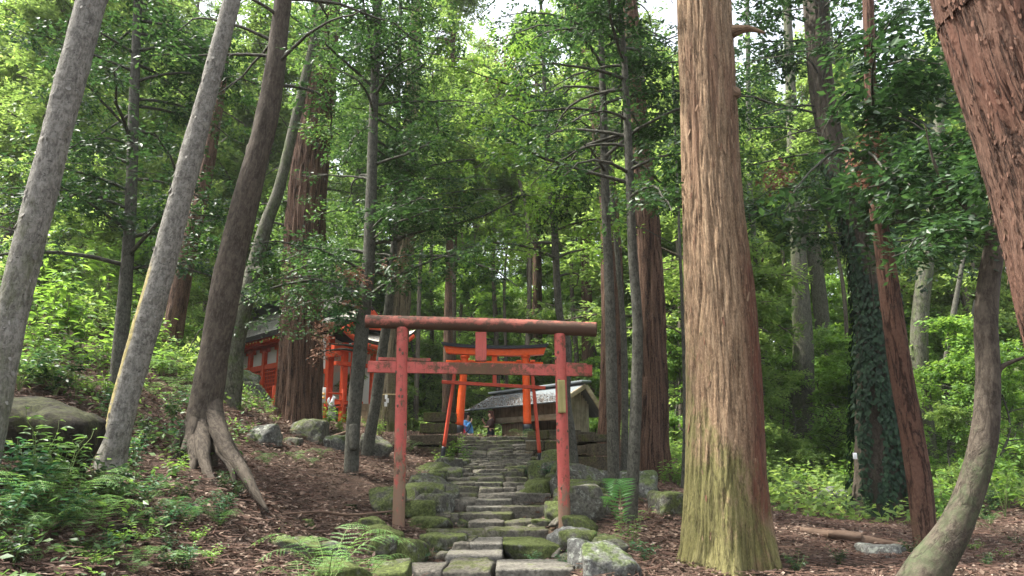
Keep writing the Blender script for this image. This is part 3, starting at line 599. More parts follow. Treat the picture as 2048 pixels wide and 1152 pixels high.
# --- ivy-clad tree
r20, C20 = near('ivy_clad_tree', 'thick dark trunk smothered in ivy with a small white tag, behind the leaning red trunk', [(1768, 1050, 122), (1762, 1000, 108), (1756, 870, 92), (1755, 750, 86), (1752, 620, 74), (1735, 520, 60), (1700, 400, 52), (1665, 300, 48), (1640, 150, 48), (1630, 0, 48)], 16, 'brown', disp_cedar(.03, 6, 171, flare=.12), 60, .1, moss=lambda x, y, z, bk: .3+0*x)
T_, U_, W_ = frames(C20[:, :3]); r = np.random.default_rng(20); n = 15000; k = (r.beta(1.2, 1.7, n)*.52*(len(C20)-2)); i = k.astype(int); th = r.uniform(-np.pi, np.pi, n)
ok = fbm(np.stack([np.cos(th)*2, np.sin(th)*2, k*.05], 1), 77, 3) > -.13; i = i[ok]; th = th[ok]; n = len(i)
nr = np.cos(th)[:, None]*U_[i]+np.sin(th)[:, None]*W_[i]; c = C20[i, :3]+nr*(C20[i, 3]*1.05+r.uniform(.01, .12, n))[:, None]+T_[i]*r.uniform(-.05, .05, n)[:, None]
Dv = unit(-T_[i]*.8+nr*.35+np.cross(T_[i], nr)*r.normal(0, .5, n)[:, None]); Nv = unit(nr+T_[i]*.5+r.normal(0, .2, (n, 3))); L = .05+.11*r.uniform(0, 1, n)**1.6
V, F = leaf_quads(c, Dv, Nv, L, L*.7); MB().add(V, F).build('ivy', M['ivy'], r20, smooth=False)
V, Fs = box(P(1710, 912, 15.25), (.075, .02, .12), None, .004); MB().add(V, Fs).build('tag', M['whitepaint'], r20)
near('gnarled_tree', 'stout mossy grey tree with a left fork, far off beyond the huge tan trunk', [(1602, 958, 62), (1602, 900, 50), (1604, 800, 46), (1606, 700, 40), (1600, 560, 32), (1590, 380, 26), (1580, 150, 20)], 25, 'mossbark', disp_smooth(.1, 181), 30, .15, moss=lambda x, y, z, bk: .35-.3*np.clip(bk[:, 0]*3, -1, 1), extra=lambda mb, C: sub_tube(mb, [PR(1600, 830, 25, 26), PR(1580, 800, 25, 20), PR(1560, 770, 25, 13), PR(1520, 700, 25, 8)], moss=.5))
near('mossy_tree', 'pale mossy tree between the leaning red trunk and the curved trunk', [(1862, 950, 40), (1850, 850, 34), (1838, 700, 34), (1848, 560, 30), (1868, 420, 26), (1880, 200, 20)], 23, 'mossbark', disp_smooth(.1, 191), 26, .15, moss=lambda x, y, z, bk: .5+0*x)
near('forked_tree', 'dark forked slender tree far right between the curved trunk and the pale mossy tree', [(1905, 960, 16), (1902, 850, 15), (1890, 760, 13), (1905, 640, 11), (1930, 500, 8)], 22, 'greybark', disp_smooth(.1, 192), 14, .15, extra=lambda mb, C: sub_tube(mb, [PR(1892, 780, 22, 11), PR(1930, 700, 22, 8), PR(1950, 600, 22, 5)]))
near('mossy_tree', 'tall mossy grey tree seen above and behind the ivy clad trunk', [(1668, 930, 34), (1660, 800, 30), (1640, 600, 28), (1622, 400, 26), (1655, 200, 30), (1640, 0, 34)], 30, 'mossbark', disp_smooth(.08, 193), 24, .2, moss=lambda x, y, z, bk: .3+0*x)
near('slender_tree', 'thin pale trunk high up beside the ivy clad tree', [(1528, 960, 14), (1524, 800, 13), (1520, 600, 12), (1500, 380, 11), (1496, 100, 9)], 24, 'greybark', disp_smooth(.08, 194), 12, .2)
# --- crowns of the understorey (leaf sprays carried by branches)
A_ = dict(bmat='greybark')
cr = [(r8, C8, 1, 640, -160, 46, 3.2, .30, .062, 'leaf_dark', 26), (r9, C9, 2, 560, -120, 38, 2.6, .28, .06, 'leaf_mid', 22), (r11, C11, 3, 560, -120, 36, 2.7, .28, .062, 'leaf_bright', 20),
      (r12, C12, 4, 360, -160, 28, 2.6, .28, .062, 'leaf_dark', 22), (r13, C13, 5, 420, -140, 32, 2.4, .27, .06, 'leaf_dark', 22), (r4, C4, 6, 560, -120, 34, 2.7, .28, .062, 'leaf_dark', 24)]
for root, C, sd_, y0, y1, nb, L, sr, lf, mt, per in cr:
    add_crown(root, C, 100+sd_, zpx(y0, root.location.y), zpx(y1, root.location.y), nb, L, sr, lf, mt, per=per, n=28)
add_crown(C3r, C3c, 103, zpx(180, 9.5), zpx(-200, 9.5), 14, 2.6, .28, .06, 'leaf_dark', per=22, n=26)
add_crown(C15r, C15c, 115, zpx(330, 16), zpx(-150, 16), 26, 3.4, .34, .075, 'leaf_mid', per=22, n=26)
add_crown(r19, C19, 119, zpx(500, 7.5), zpx(100, 7.5), 12, 1.5, .22, .07, 'leaf_dark', per=18, n=22, rad0=.012, az=(1.2, 4.4))
add_crown(r18, C18, 118, zpx(470, 9.8), zpx(60, 9.8), 22, 2.3, .30, .095, 'leaf_dark', per=14, n=24, droop=.6)
add_crown(r20, C20, 120, zpx(520, 16), zpx(-60, 16), 30, 4.0, .42, .095, 'leaf_dark', per=22, n=28)
add_crown(r7, C7, 107, zpx(480, 17), zpx(-220, 17), 34, 3.2, .36, .075, 'leaf_mid', per=20, n=28)
add_crown(r10, C10, 110, zpx(520, 19.5), zpx(-160, 19.5), 28, 3.4, .38, .08, 'leaf_mid', per=20, n=28)
add_crown(r8, C8, 208, zpx(735, 13), zpx(610, 13), 4, 1.4, .2, .06, 'leaf_blue', per=16, n=24, az=(2.5, 3.9), nm='low')
# ------------------------------------------------------------------ far trees: a few prototypes, copied
def far_tree(name, label, seed, h, nb, L, srad, leaf, mat, zlo=.2, n=36, per=26, tr=.18, bark='farbark', lean=.3, rise=.5, droop=.3, taper=.5):
    r = np.random.default_rng(seed); root = thing(name, (0, 0, 0), label, 'tree', None); leaf *= 1.25; nb = int(nb*1.2)
    pts = np.array([[0, 0, -.6, tr*1.2], [r.normal(0, .1), r.normal(0, .1), h*.2, tr], [r.normal(0, lean), r.normal(0, lean), h*.5, tr*.75], [r.normal(0, lean*2), r.normal(0, lean*2), h*.8, tr*.45], [r.normal(0, lean*2), r.normal(0, lean*2), h, tr*.12]])
    C = catmull(pts, 40); mb = MB(); V, Fs, bk = tube(C[:, :3], C[:, 3], 12, disp_smooth(.08, seed)); mb.add(V, Fs, 0, bk=bk, moss=.3); mb.build('trunk', M[bark], root)
    mb = MB(); ce = make_branches(mb, r, C, h*zlo, h*.98, nb, L, rad0=tr*.4, per=per, rise=rise, droop=droop, taper=taper, sides=4); mb.build('branches', M[bark], root)
    V, F = crown_leaves(ce, r, srad, leaf, n); MB().add(V, F).build('crown', M[mat], root, smooth=False); return root
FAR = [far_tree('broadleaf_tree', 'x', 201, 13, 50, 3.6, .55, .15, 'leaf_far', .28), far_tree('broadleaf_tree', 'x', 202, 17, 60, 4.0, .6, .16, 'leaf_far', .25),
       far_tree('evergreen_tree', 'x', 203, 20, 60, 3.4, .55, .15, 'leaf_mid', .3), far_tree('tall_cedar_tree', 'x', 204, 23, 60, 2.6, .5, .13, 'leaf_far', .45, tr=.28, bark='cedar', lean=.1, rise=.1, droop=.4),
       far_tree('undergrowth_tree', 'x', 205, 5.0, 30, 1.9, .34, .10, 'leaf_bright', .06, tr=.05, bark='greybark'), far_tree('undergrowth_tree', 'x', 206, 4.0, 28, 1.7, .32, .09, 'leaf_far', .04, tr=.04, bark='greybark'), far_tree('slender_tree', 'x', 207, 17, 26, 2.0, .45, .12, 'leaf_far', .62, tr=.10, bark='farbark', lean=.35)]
FARN = [0]*7; FAROBJ = []
def put_far(kind, px, Y, s=1.0, rz=None):
    x = (px-1024)/FPX*Y*1.0; z = float(H(x, Y)); loc = (x, Y, z-.1); rz = random.uniform(0, 6.28) if rz is None else rz
    if FARN[kind] == 0:
        o = FAR[kind]; o.location = loc; o.rotation_euler = (0, 0, rz); o.scale = (s, s, s)
    else: o = copy_tree(FAR[kind], loc, rz, s)
    FARN[kind] += 1; FAROBJ.append((o, kind, px, Y)); return o
rr = np.random.default_rng(31)
# rows of trees receding up the hill: (Y, number, kinds, scale)
for Y, xs_, kinds, s0 in [(24, [60, 300, 1470, 1960], [1, 0, 0, 1], .7), (31, [-40, 150, 390, 1400, 2080], [0, 1, 2, 0, 1], .8),
                      (36, [40, 250, 470, 700, 1010, 1180, 1330, 1560, 1730, 1900], [1, 3, 0, 2, 6, 3, 2, 6, 3, 0], .85),
                      (43, [-60, 120, 330, 560, 760, 920, 1090, 1260, 1430, 1620, 1800, 2000], [0, 2, 1, 0, 6, 6, 3, 6, 3, 0, 1, 3], .95),
                      (52, [20, 210, 400, 600, 820, 980, 1150, 1340, 1540, 1720, 1920, 2090], [1, 0, 1, 3, 0, 3, 1, 0, 1, 3, 0, 1], 1.05),
                      (64, [-30, 140, 300, 480, 660, 860, 1050, 1230, 1400, 1580, 1760, 1950], [0, 1, 3, 0, 1, 0, 1, 3, 0, 1, 0, 3], 1.15)]:
    for px, kd in zip(xs_, kinds): put_far(kd, px+rr.uniform(-35, 35), Y+rr.uniform(-2.5, 2.5), s0*rr.uniform(.85, 1.15))
for kd, px, Y, s_ in [(1, 480, 30, 1.0), (0, 1345, 29, 1.2), (3, 900, 34, 1.0), (1, 60, 26, 1.1), (3, 1240, 33, 1.1)]: put_far(kd, px, Y, s_)
for k, px in enumerate([105, 190, 330, 395, 440, 835, 868, 905, 950, 1005, 1045, 1075, 1160, 1185, 1330, 1350, 1500, 1545, 1570, 1650, 1685, 1815, 1880, 1915, 1945, 1985, 2030]): put_far(6, px+rr.uniform(-6, 6), [25, 34, 29, 41, 31][k % 5]+(5 if 800 < px < 1200 else 0), rr.uniform(.8, 1.15))
for px, Y in [(1540, 40), (1590, 36), (1620, 44), (1660, 38), (1700, 46), (1760, 42), (1830, 39), (1880, 45), (1950, 41), (2020, 44), (1470, 43), (1420, 37), (1560, 25), (1720, 22), (1850, 24), (1960, 21)]: put_far(4, px, Y, rr.uniform(1.1, 1.6)*(.7 if Y < 30 else 1))
for px, Y in [(790, 41), (845, 38), (880, 47), (925, 41), (950, 52), (985, 46), (1010, 38), (1035, 50), (1080, 43), (1105, 52), (1150, 45), (1190, 40), (1225, 48), (1270, 42), (735, 40), (690, 44)]: put_far(4, px, Y, rr.uniform(1.0, 1.6))
for px, Y in [(120, 19), (40, 15), (310, 21), (420, 24), (700, 27), (800, 30), (870, 37), (960, 39), (1060, 37), (1130, 35), (1200, 28), (1260, 24), (1340, 22), (1400, 26), (1460, 21), (1520, 29), (1560, 22), (1640, 27), (1690, 23), (1740, 30), (1800, 20), (1840, 28), (1890, 19), (1940, 25), (1990, 18), (2040, 22), (1500, 35), (1900, 34), (2060, 33), (1015, 43), (905, 44), (800, 38), (560, 34), (250, 27), (1240, 38)]:
    put_far(4 if rr.uniform() < .5 else 5, px+rr.uniform(-15, 15), Y, rr.uniform(.55, .95))
# ------------------------------------------------------------------ rocks
def cube_sphere(n):
    u = np.linspace(-1, 1, n); a, b = np.meshgrid(u, u); a = a.ravel(); b = b.ravel(); o = np.ones(n*n); V = []; F = []
    for k, (p, q, s) in enumerate([(a, b, o), (-a, b, -o)]):
        for ax in range(3):
            v = np.zeros((n*n, 3)); v[:, ax] = s; v[:, (ax+1) % 3] = p; v[:, (ax+2) % 3] = q
            i = (np.arange(n-1)[:, None]*n+np.arange(n-1)[None]).ravel(); F.append(np.stack([i, i+1, i+n+1, i+n], 1)+len(V)*n*n); V.append(v)
    V = np.concatenate(V); F = np.concatenate(F); key = np.round(V*1e4).astype(np.int64); _, idx, inv = np.unique(key, axis=0, return_index=True, return_inverse=True)
    return V[idx], inv.reshape(-1)[F]
CS = {n: cube_sphere(n) for n in (8, 12, 18, 28)}
def rock_shape(size, seed, n=12, boxy=.5, amp=.08, facets=7, bumpf=1.0, fh=(.68, .95)):
    V, F = CS[n]; r = np.random.default_rng(seed); d = unit(V)
    pl = unit(r.normal(0, 1, (facets, 3))); hgt = r.uniform(*fh, facets); axs = np.vstack([np.eye(3), -np.eye(3)]); pl = np.vstack([pl, axs]); hgt = np.r_[hgt, np.full(6, 1.0 if boxy < .8 else .9)]
    dd = np.maximum(d@pl.T, 1e-3); rad = hgt/dd; k = 9+boxy*8; rad = (rad**-k).sum(1)**(-1/k)
    p = d*rad[:, None]; s = np.asarray(size)/2
    p = p*s; m = np.cbrt(np.prod(s)); q = p/m
    p = p+d*(m*(amp*2.2*fbm(q*1.1*bumpf+seed, seed, 3)+amp*.8*fbm(q*3.5*bumpf+seed, seed+3, 3)))[:, None]
    return p, F
def rock(name, label, cat, c, size, mat, seed, rz=0, n=12, group=None, tilt=(0, 0), **k):
    p, F = rock_shape(size, seed, n, **k); ax = Matrix.Rotation(rz, 3, 'Z') @ Matrix.Rotation(tilt[0], 3, 'X') @ Matrix.Rotation(tilt[1], 3, 'Y'); p = p@np.array(ax).T
    me = mesh_np(name, p, [F], [M[mat]]); o = bpy.data.objects.new(name, me); o.location = tuple(c); COL.objects.link(o); return tag(o, label, cat, group)
def rock_px(label, x0, x1, y0, y1, mat, seed, Y=None, dep=.9, n=28, tilt=(0, 0), sinkf=.22, cat='rock', name='boulder', **k):
    cx_, wpx, hpx = (x0+x1)/2, x1-x0, y1-y0
    if Y is None:
        g_ = G(cx_, y1-.12*hpx); Y = g_[1] if g_ is not None else 20
    dp = depth(cx_, (y0+y1)/2, Y); W_ = wpx*dp/FPX*1.2; Hh = hpx*dp/FPX*(1.12+sinkf)
    c = P(cx_, (y0+y1)/2+hpx*sinkf/2, Y+W_*dep*.35)
    return rock(name, label, cat, c, (W_, W_*dep, Hh), mat, seed, 0, n, tilt=tilt, **k)
RK = [
 ('long low mossy rock at the left foot of the steps behind the ferns', 528, 640, 1072, 1118, 'rock_moss', 1, {}),
 ('mossy rounded rock just behind the bright fern clump', 632, 700, 1086, 1135, 'rock_moss', 2, {}),
 ('pointed mossy rock left of the near torii left post', 708, 772, 1036, 1068, 'rock_moss', 3, {}),
 ('flat dark tilted rock at the foot of the near torii left post', 736, 802, 1052, 1086, 'rock_moss', 4, {}),
 ('tall dark mossy rock behind the near torii left post', 742, 806, 978, 1036, 'rock_moss', 5, {}),
 ('large rounded moss covered rock right beside the near torii left post', 806, 884, 970, 1022, 'rock_moss', 6, {}),
 ('lichened broad rock above the rounded mossy rock left of the steps', 812, 892, 953, 990, 'rock_moss', 7, {}),
 ('sloping mossy rock right of the near torii left post foot', 808, 902, 1034, 1064, 'rock_moss', 8, {}),
 ('small dark round rock left of the middle steps', 905, 940, 1038, 1058, 'rock_moss', 9, {}),
 ('squarish mossy rock beside the lowest pale slab', 848, 928, 1070, 1116, 'rock_moss', 10, {}),
 ('low mossy rock between the near torii left post and the squarish rock', 780, 852, 1080, 1112, 'rock_moss', 11, {}),
 ('mossy slab-like rock rising behind the bright fern tips', 732, 790, 1076, 1128, 'rock_moss', 12, {}),
 ('mossy rock cut by the bottom edge left of the lowest slab', 740, 812, 1128, 1175, 'rock_moss', 13, {}),
 ('grey angular rock directly above the lowest pale slab', 942, 1006, 1080, 1112, 'rock_grey', 14, {}),
 ('big rough mossy block right of the lowest pale slab', 1008, 1142, 1080, 1128, 'rock_moss', 15, dict(boxy=1.0)),
 ('lichened pale rock at the foot of the near torii right post', 1100, 1182, 1058, 1098, 'rock_grey', 16, {}),
 ('big smooth pale boulder leaning at the bottom right of the steps', 1172, 1272, 1092, 1165, 'rock_grey', 17, {}),
 ('pale grey boulder behind the big smooth one at the bottom right of the steps', 1142, 1216, 1082, 1140, 'rock_grey', 18, {}),
 ('tall lichened boulder right of the near torii right post', 1136, 1226, 978, 1058, 'rock_moss', 19, {}),
 ('huge dark mossy boulder behind the near torii right post', 1120, 1216, 930, 990, 'rock_moss', 20, {}),
 ('grey boulder between the two slim trunks right of the torii', 1234, 1312, 946, 1008, 'rock_grey', 21, {}),
 ('dark mossy boulder left of the huge tan trunk', 1306, 1372, 988, 1042, 'rock_moss', 22, {}),
 ('mossy mound-like rock beside the left torii leg of the thin gate', 834, 906, 926, 958, 'rock_moss', 23, {}),
 ('dark mossy stone between the right post of the near torii and the steps', 1095, 1150, 1005, 1050, 'rock_moss', 24, {}),
 ('round green stone right of the middle steps', 1066, 1100, 1040, 1062, 'rock_moss', 25, {}),
 ('mossy stone low on the right below the near torii right post', 1040, 1068, 1038, 1056, 'rock_moss', 26, {}),
 ('wide mossy rock on the right edge of the middle steps', 1040, 1120, 960, 1000, 'rock_moss', 27, {}),
 ('mossy rock on the right edge of the upper steps below the thin gate', 1060, 1130, 925, 962, 'rock_moss', 28, {}),
 ('large brown mossy boulder under the leftmost leaning trunk', 18, 186, 792, 965, 'rock_brown', 29, dict(Y=6.6, n=28)),
 ('dark grey squared boulder stacked left of the shrine', 452, 537, 762, 812, 'rock_moss', 30, dict(Y=20, boxy=.8)),
 ('flat grey boulder lying on top of the squared boulder left of the shrine', 448, 512, 742, 770, 'rock_grey', 31, dict(Y=20.3)),
 ('big mossy round boulder at the foot of the broad red brown cedar', 562, 642, 842, 920, 'rock_moss', 32, dict(Y=15)),
 ('low mossy stone before the big round boulder under the cedar', 556, 606, 878, 924, 'rock_moss', 33, dict(Y=14)),
 ('pale flat stone left of the boulders under the cedar', 494, 552, 850, 892, 'rock_grey', 34, {}),
 ('small grey rock left of the slim broken-based tree', 652, 692, 872, 908, 'rock_grey', 35, {}),
 ('slanting mossy slab between the slim tree and the near torii', 722, 778, 876, 922, 'rock_moss', 36, dict(tilt=(0, .35))),
 ('broad dark rock on the forest floor beyond the huge tan trunk', 1632, 1702, 976, 1010, 'rock_grey', 37, {}),
 ('rounded mossy rock low on the floor left of the ivy trunk', 1622, 1662, 1002, 1030, 'rock_moss', 38, {}),
 ('small grey stone in the leaf litter left of the ivy trunk foot', 1562, 1598, 962, 984, 'rock_grey', 39, {}),
 ('little mossy stone on the leaf slope right of the spreading roots', 604, 630, 1040, 1062, 'rock_moss', 40, {}),
 ('mossy stone half buried at the bottom left below the ferns', 215, 262, 1050, 1090, 'rock_brown', 41, {}),
 ('dark stone in the wood edge right of the spreading roots', 690, 712, 1010, 1022, 'rock_brown', 42, {}),
 ('mossy rock under the bright fern at the bottom edge', 645, 735, 1118, 1185, 'rock_moss', 43, {}),
]
for lab, x0, x1, y0, y1, mt, sd_, kw in RK: rock_px(lab, x0, x1, y0, y1, mt, sd_*7+1, **kw)
# ------------------------------------------------------------------ step stones, bottom row first: (y of the top front edge, y of the bottom, [(x0, x1, kind)])
rows = [(1139, 1165, [(810, 885, 's'), (888, 986, 's'), (990, 1150, 'p')]), (1112, 1140, [(888, 1005, 'f')]), (1088, 1112, [(905, 945, 's'), (925, 1005, 'f')]),
 (1060, 1085, [(850, 975, 's'), (968, 1095, 's')]), (1042, 1060, [(938, 1010, 's'), (1005, 1066, 's')]), (1026, 1046, [(830, 918, 's'), (914, 1026, 's')]), (1013, 1032, [(932, 1008, 'f'), (1002, 1100, 's')]),
 (1000, 1016, [(880, 952, 's'), (950, 1024, 'f')]), (987, 1004, [(884, 958, 's'), (955, 1034, 's'), (1030, 1104, 's')]), (975, 990, [(888, 955, 's'), (958, 1006, 's'), (1006, 1032, 's'), (1034, 1060, 's')]),
 (966, 977, [(892, 948, 's'), (948, 1005, 'f'), (1004, 1052, 's')]), (955, 967, [(890, 938, 's'), (936, 1008, 's'), (1010, 1054, 's')]), (946, 957, [(902, 948, 's'), (948, 1004, 'f'), (1000, 1034, 's')]), (938, 948, [(905, 940, 's'), (944, 1012, 's'), (1014, 1050, 's')])]
r = np.random.default_rng(77)
for y in (932, 928, 924.5, 921, 917.5, 913, 907.5, 901, 894.5, 888, 881, 873):
    x = 922-8*(920-y > 0)+r.uniform(-6, 6)-max(0, (895-y))*.7; e = 1062+max(0, 905-y)*.9; sg = []
    while x < e-10:
        wd = r.uniform(24, 62); 
        if e-(x+wd) < 18: wd = e-x
        sg.append((x, x+wd, 's')); x += wd+r.uniform(0, 2)
    rows.append((y, y+6.5, sg))
ORD = ['first', 'second', 'third', 'fourth', 'fifth', 'sixth', 'seventh', 'eighth', 'ninth', 'tenth', 'eleventh', 'twelfth', 'thirteenth', 'fourteenth', 'fifteenth', 'sixteenth', 'seventeenth', 'eighteenth', 'nineteenth', 'twentieth'] 
def ordn(k): return ORD[k] if k < 20 else 'twenty-'+ORD[k-20]
for ri, (yt, yb, sg) in enumerate(rows):
    Yr = path_Y(yt); Yn = path_Y(rows[ri+1][0]) if ri+1 < len(rows) else Yr+.8
    for si, (x0, x1, kd) in enumerate(sg):
        jit = r.uniform(-.05, .05); Ys = Yr+jit; dp = depth(985, yt, Ys); p = P((x0+x1)/2, yt+r.uniform(-2.4, 2.0)*(.4+.6*(yt > 935)), Ys); wd = (x1-x0)*dp/FPX*1.1; hh = max(.2, (rows[ri-1][0]-yt if ri else 26)*dp/FPX*1.05+.08); dd = min(max(.34, (Yn-Yr)*1.15), .9)
        lab = {'s': 'mossy', 'f': 'flat pale', 'p': 'long pale'}[kd]
        if len(sg) == 1: lb = f'{lab} slab alone in the {ordn(ri)} step from the bottom'
        else: lb = f'{lab} stone, {ordn(si)} from the left in the {ordn(ri)} step from the bottom'
        rock('step_stone', lb, 'stone', (p[0], p[1]+dd/2, p[2]-hh/2+.01), (wd, dd, hh), 'rock_slab' if kd in 'fp' else 'rock_step', 900+ri*11+si, r.uniform(-.1, .1) if kd == 's' else .0, 18, 'stones of the steps',
             boxy=2.2, amp=.06 if kd == 's' else .018, facets=5 if kd == 's' else 0, bumpf=1.5, fh=(1.0, 1.25), tilt=(r.uniform(-.04, .04), r.uniform(-.05, .05)) if kd == 's' else (0, 0))
r2 = np.random.default_rng(88)
r3 = np.random.default_rng(99)
for side, xa in (('left', -1), ('right', 1)):
    for k in range(15):
        py = 1108-(1108-925)*(k/14)**.8+r3.uniform(-3, 3); Y = path_Y(py); q = r3.uniform(.3, .55); x = -.12+xa*(1.0+r3.uniform(-.08, .3)); z = float(H(x, Y))
        if xa < 0 and 1036 < py < 1096: continue
        rock('boulder', f'rounded mossy boulder lining the {side} side of the steps, {ordn(k)} from the bottom', 'rock', (x, Y, z+.06), (q*1.25, q, q*.85), 'rock_moss', 4000+k*3+xa, r3.uniform(0, 3), 18, 'rounded boulders lining the steps', boxy=.35, amp=.06, fh=(.75, 1.05))
NLR = [0, 0]
for k in range(56):
    py = r2.uniform(885, 1150)**1.0; Y = path_Y(py); sd_ = 1 if k % 2 else -1; x = -.15+sd_*r2.uniform(.35, 1.05)*(1 if k % 3 else .5); z = float(H(x, Y)); q = r2.uniform(.07, .2)*(1.3 if Y < 12 else 1)
    NLR[k % 2] += 1
    rock('rubble_stone', 'small rubble stone wedged in on the %s side of the steps, %s made' % (('left', 'right')[k % 2], 'x'), 'stone', (x, Y, z+.05), (q*1.5, q, q*.75), 'rock_step', 7000+k, r2.uniform(0, 3), 12, 'rubble stones wedged along the steps', boxy=.4, amp=.08)
for side in ('left', 'right'):
    L_ = sorted([o for o in COL.objects if o.name.startswith('rubble_stone') and side in o['label']], key=lambda o: o.location.y)
    for k, o in enumerate(L_): o['label'] = f'small rubble stone at the {side} of the steps, ' + (ordn(k) if k < 29 else 'last') + ' from the bottom'
# ------------------------------------------------------------------ block retaining walls
def block_wall(label, blocks, Y0, Y1, px0, px1, dep=.6):
    root = None
    for k, (x0, x1, y0, y1) in enumerate(blocks):
        f = ((x0+x1)/2-px0)/(px1-px0); Y = Y0+(Y1-Y0)*f; dp = depth((x0+x1)/2, (y0+y1)/2, Y); c = P((x0+x1)/2, (y0+y1)/2, Y)
        a = math.atan2(Y1-Y0, P(px1, y0, Y1)[0]-P(px0, y0, Y0)[0])
        if root is None: root = thing('stone_wall', (c[0], c[1], float(H(c[0], c[1]))), label, 'stone wall')
        p, F = rock_shape(((x1-x0)*dp/FPX/max(.6, math.cos(a))*.99, dep, (y1-y0)*dp/FPX*.985), 3000+int(x0*7+y0), 18, boxy=4.0, amp=.02, facets=0, bumpf=1.6)
        p = p@rz3(a).T; MB().add(p+c+np.array([0, dep/2, 0]), F).build('block', M['block'], root)
block_wall('retaining wall of big mossy stone blocks left of the upper steps', [(842, 906, 845, 867), (820, 908, 869, 891), (838, 908, 893, 914), (850, 905, 823, 844)], 17.2, 16.9, 820, 908, .7)
block_wall('long wall of mossy stone blocks right of the upper steps behind the torii post', [(1072, 1118, 860, 879), (1119, 1146, 858, 880), (1070, 1108, 881, 902), (1109, 1150, 881, 906), (1068, 1088, 903, 922), (1089, 1130, 905, 930), (1131, 1165, 908, 936), (1147, 1178, 862, 890), (1179, 1214, 868, 884), (1152, 1195, 890, 908), (1196, 1222, 886, 912), (1166, 1220, 912, 950)], 17.0, 15.2, 1070, 1210, .6)
# ------------------------------------------------------------------ torii
def log_piece(mb, pts, rad, nseg=40, n=80, stain=None, bare=None, amp=.05, m=0, ce=None):
    c = catmull(np.asarray(pts, float), n); V, Fs, bk = tube(c, np.broadcast_to(rad, (n,)) if np.ndim(rad) == 0 else np.interp(np.linspace(0, 1, n), np.linspace(0, 1, len(rad)), rad), nseg, lambda th, s, r_, b: (r_.ravel()*amp*fbm(b.reshape(-1, 3)*np.array([9, 9, 2.5]), 3, 3)).reshape(r_.shape))
    mb.add(V, Fs, m, stain=stain(V, bk) if stain else 0., bare=bare(V, bk) if bare else 0.); return mb
def grid_box(a, b, w_, h, up=(0, 0, 1), nx=60, ny=8):
    """beam with a fine surface so stains can follow it"""
    V, F = CS[18]; a, b = np.asarray(a, float), np.asarray(b, float); x = b-a; L = np.linalg.norm(x); x = x/L; y = np.cross(up, x); y = y/np.linalg.norm(y); z = np.cross(x, y)
    Q = V*np.array([L/2, w_/2, h/2]); Q = Q+.004*fbm(Q*8, 4, 3)[:, None]
    return Q@np.stack([x, y, z])+(a+b)/2, F, V
Yt = 10.5
root = thing('torii_gate', P(965, 1065, Yt), 'weathered faded red wooden torii with round log lintel, nearest of the gates', 'torii gate')
def kn(mb, C0, C1, rad, ys, r):
    for k in range(ys):
        f = r.uniform(.05, .95); th = r.uniform(-2.6, -.5); c = C0*(1-f)+C1*f+rad*np.array([math.cos(th), math.sin(th), 0])
        p, F = rock_shape((.03, .02, .045), int(r.integers(1e6)), 8); mb.add(p+c, F, 1, stain=1.)
for side, (xt, yt_, xb, yb_) in enumerate(((805, 655, 796, 1076), (1119, 668, 1130, 1062))):
    a, b = P(xt, yt_, Yt), P(xb, yb_+14, Yt); mb = MB(); rt, rb = 11*depth(xt, yt_, Yt)/FPX, 12.6*depth(xb, yb_, Yt)/FPX
    zb = b[2]; hgt = a[2]-zb
    bare = lambda V, bk, z=zb, h=hgt, s=side: (np.clip(1.1-(V[:, 2]-z)/(h*(.62 if s == 0 else .4)), 0, 1)*.95 if s == 0 else np.clip(1.2-(V[:, 2]-z)/(h*.28), 0, 1))+.05
    st = lambda V, bk, s=side: .30+.1*fbm(V*np.array([6, 6, 1.5]), 5, 2)+(.3*np.clip(1-np.abs(V[:, 2]-1.55)/.45, 0, 1) if s == 0 else 0)
    log_piece(mb, [b, (a+b)/2+[.004, 0, 0], a], [rb, (rt+rb)/2, rt], stain=st, bare=bare); kn(mb, b, a, rt*1.03, 16, np.random.default_rng(side)); mb.build('post', [M['red'], M['twig']], root)
a, b = P(732, 643, Yt), P(1193, 659, Yt); ra = 13.4*depth(960, 650, Yt)/FPX; m_ = (a+b)/2+np.array([0, 0, .012]); 
mb = MB(); log_piece(mb, [a, m_, b], [ra, ra*1.02, ra*1.08], n=140, stain=lambda V, bk: .45+.6*sstep(.4, -.8, (V[:, 2]-m_[2])/ra)*1.0+.35*fbm(V*np.array([2.5, 9, 9]), 2, 3)+.5*sstep(.55, .95, (V[:, 2]-m_[2])/ra)*.5, amp=.04); mb.build('lintel', M['lintelred'], root)  # lintel colour goes darker towards the underside, and a little along the top
hp = lambda px: FPX/depth(px, 735, Yt)
a, b = P(736, 733.5, Yt), P(1184, 741.5, Yt); V, F, U = grid_box(a, b, .055, 23/hp(960)); mb = MB(); st = np.clip(.28+.5*np.exp(-((U[:, 0]+.0)/.42)**2)+.35*np.exp(-((U[:, 0]-.9)/.15)**2)+.15*np.exp(-((U[:, 0]+.85)/.1)**2)+.3*fbm(V*np.array([3, 3, 6]), 12, 3), 0, 1)
mb.add(V, F, 0, stain=st, bare=.08); mb.build('tie_beam', M['red'], root)
for xa, ya, xb, yb_ in ((757, 718, 861, 719.5), (1129, 728, 1173, 730.5)):
    V, F, U = grid_box(P(xa, ya, Yt), P(xb, yb_, Yt), .05, 6/hp(960)); MB().add(V, F, 0, stain=.45, bare=.2).build('wedge_board', M['red'], root)
V, F, U = grid_box(P(962, 723, Yt), P(962, 664, Yt), .05, 22/hp(960), up=(1, 0, 0)); MB().add(V, F, 0, stain=.1+.5*np.clip(-U[:, 0], 0, 1), bare=.1).build('centre_strut', M['red'], root)
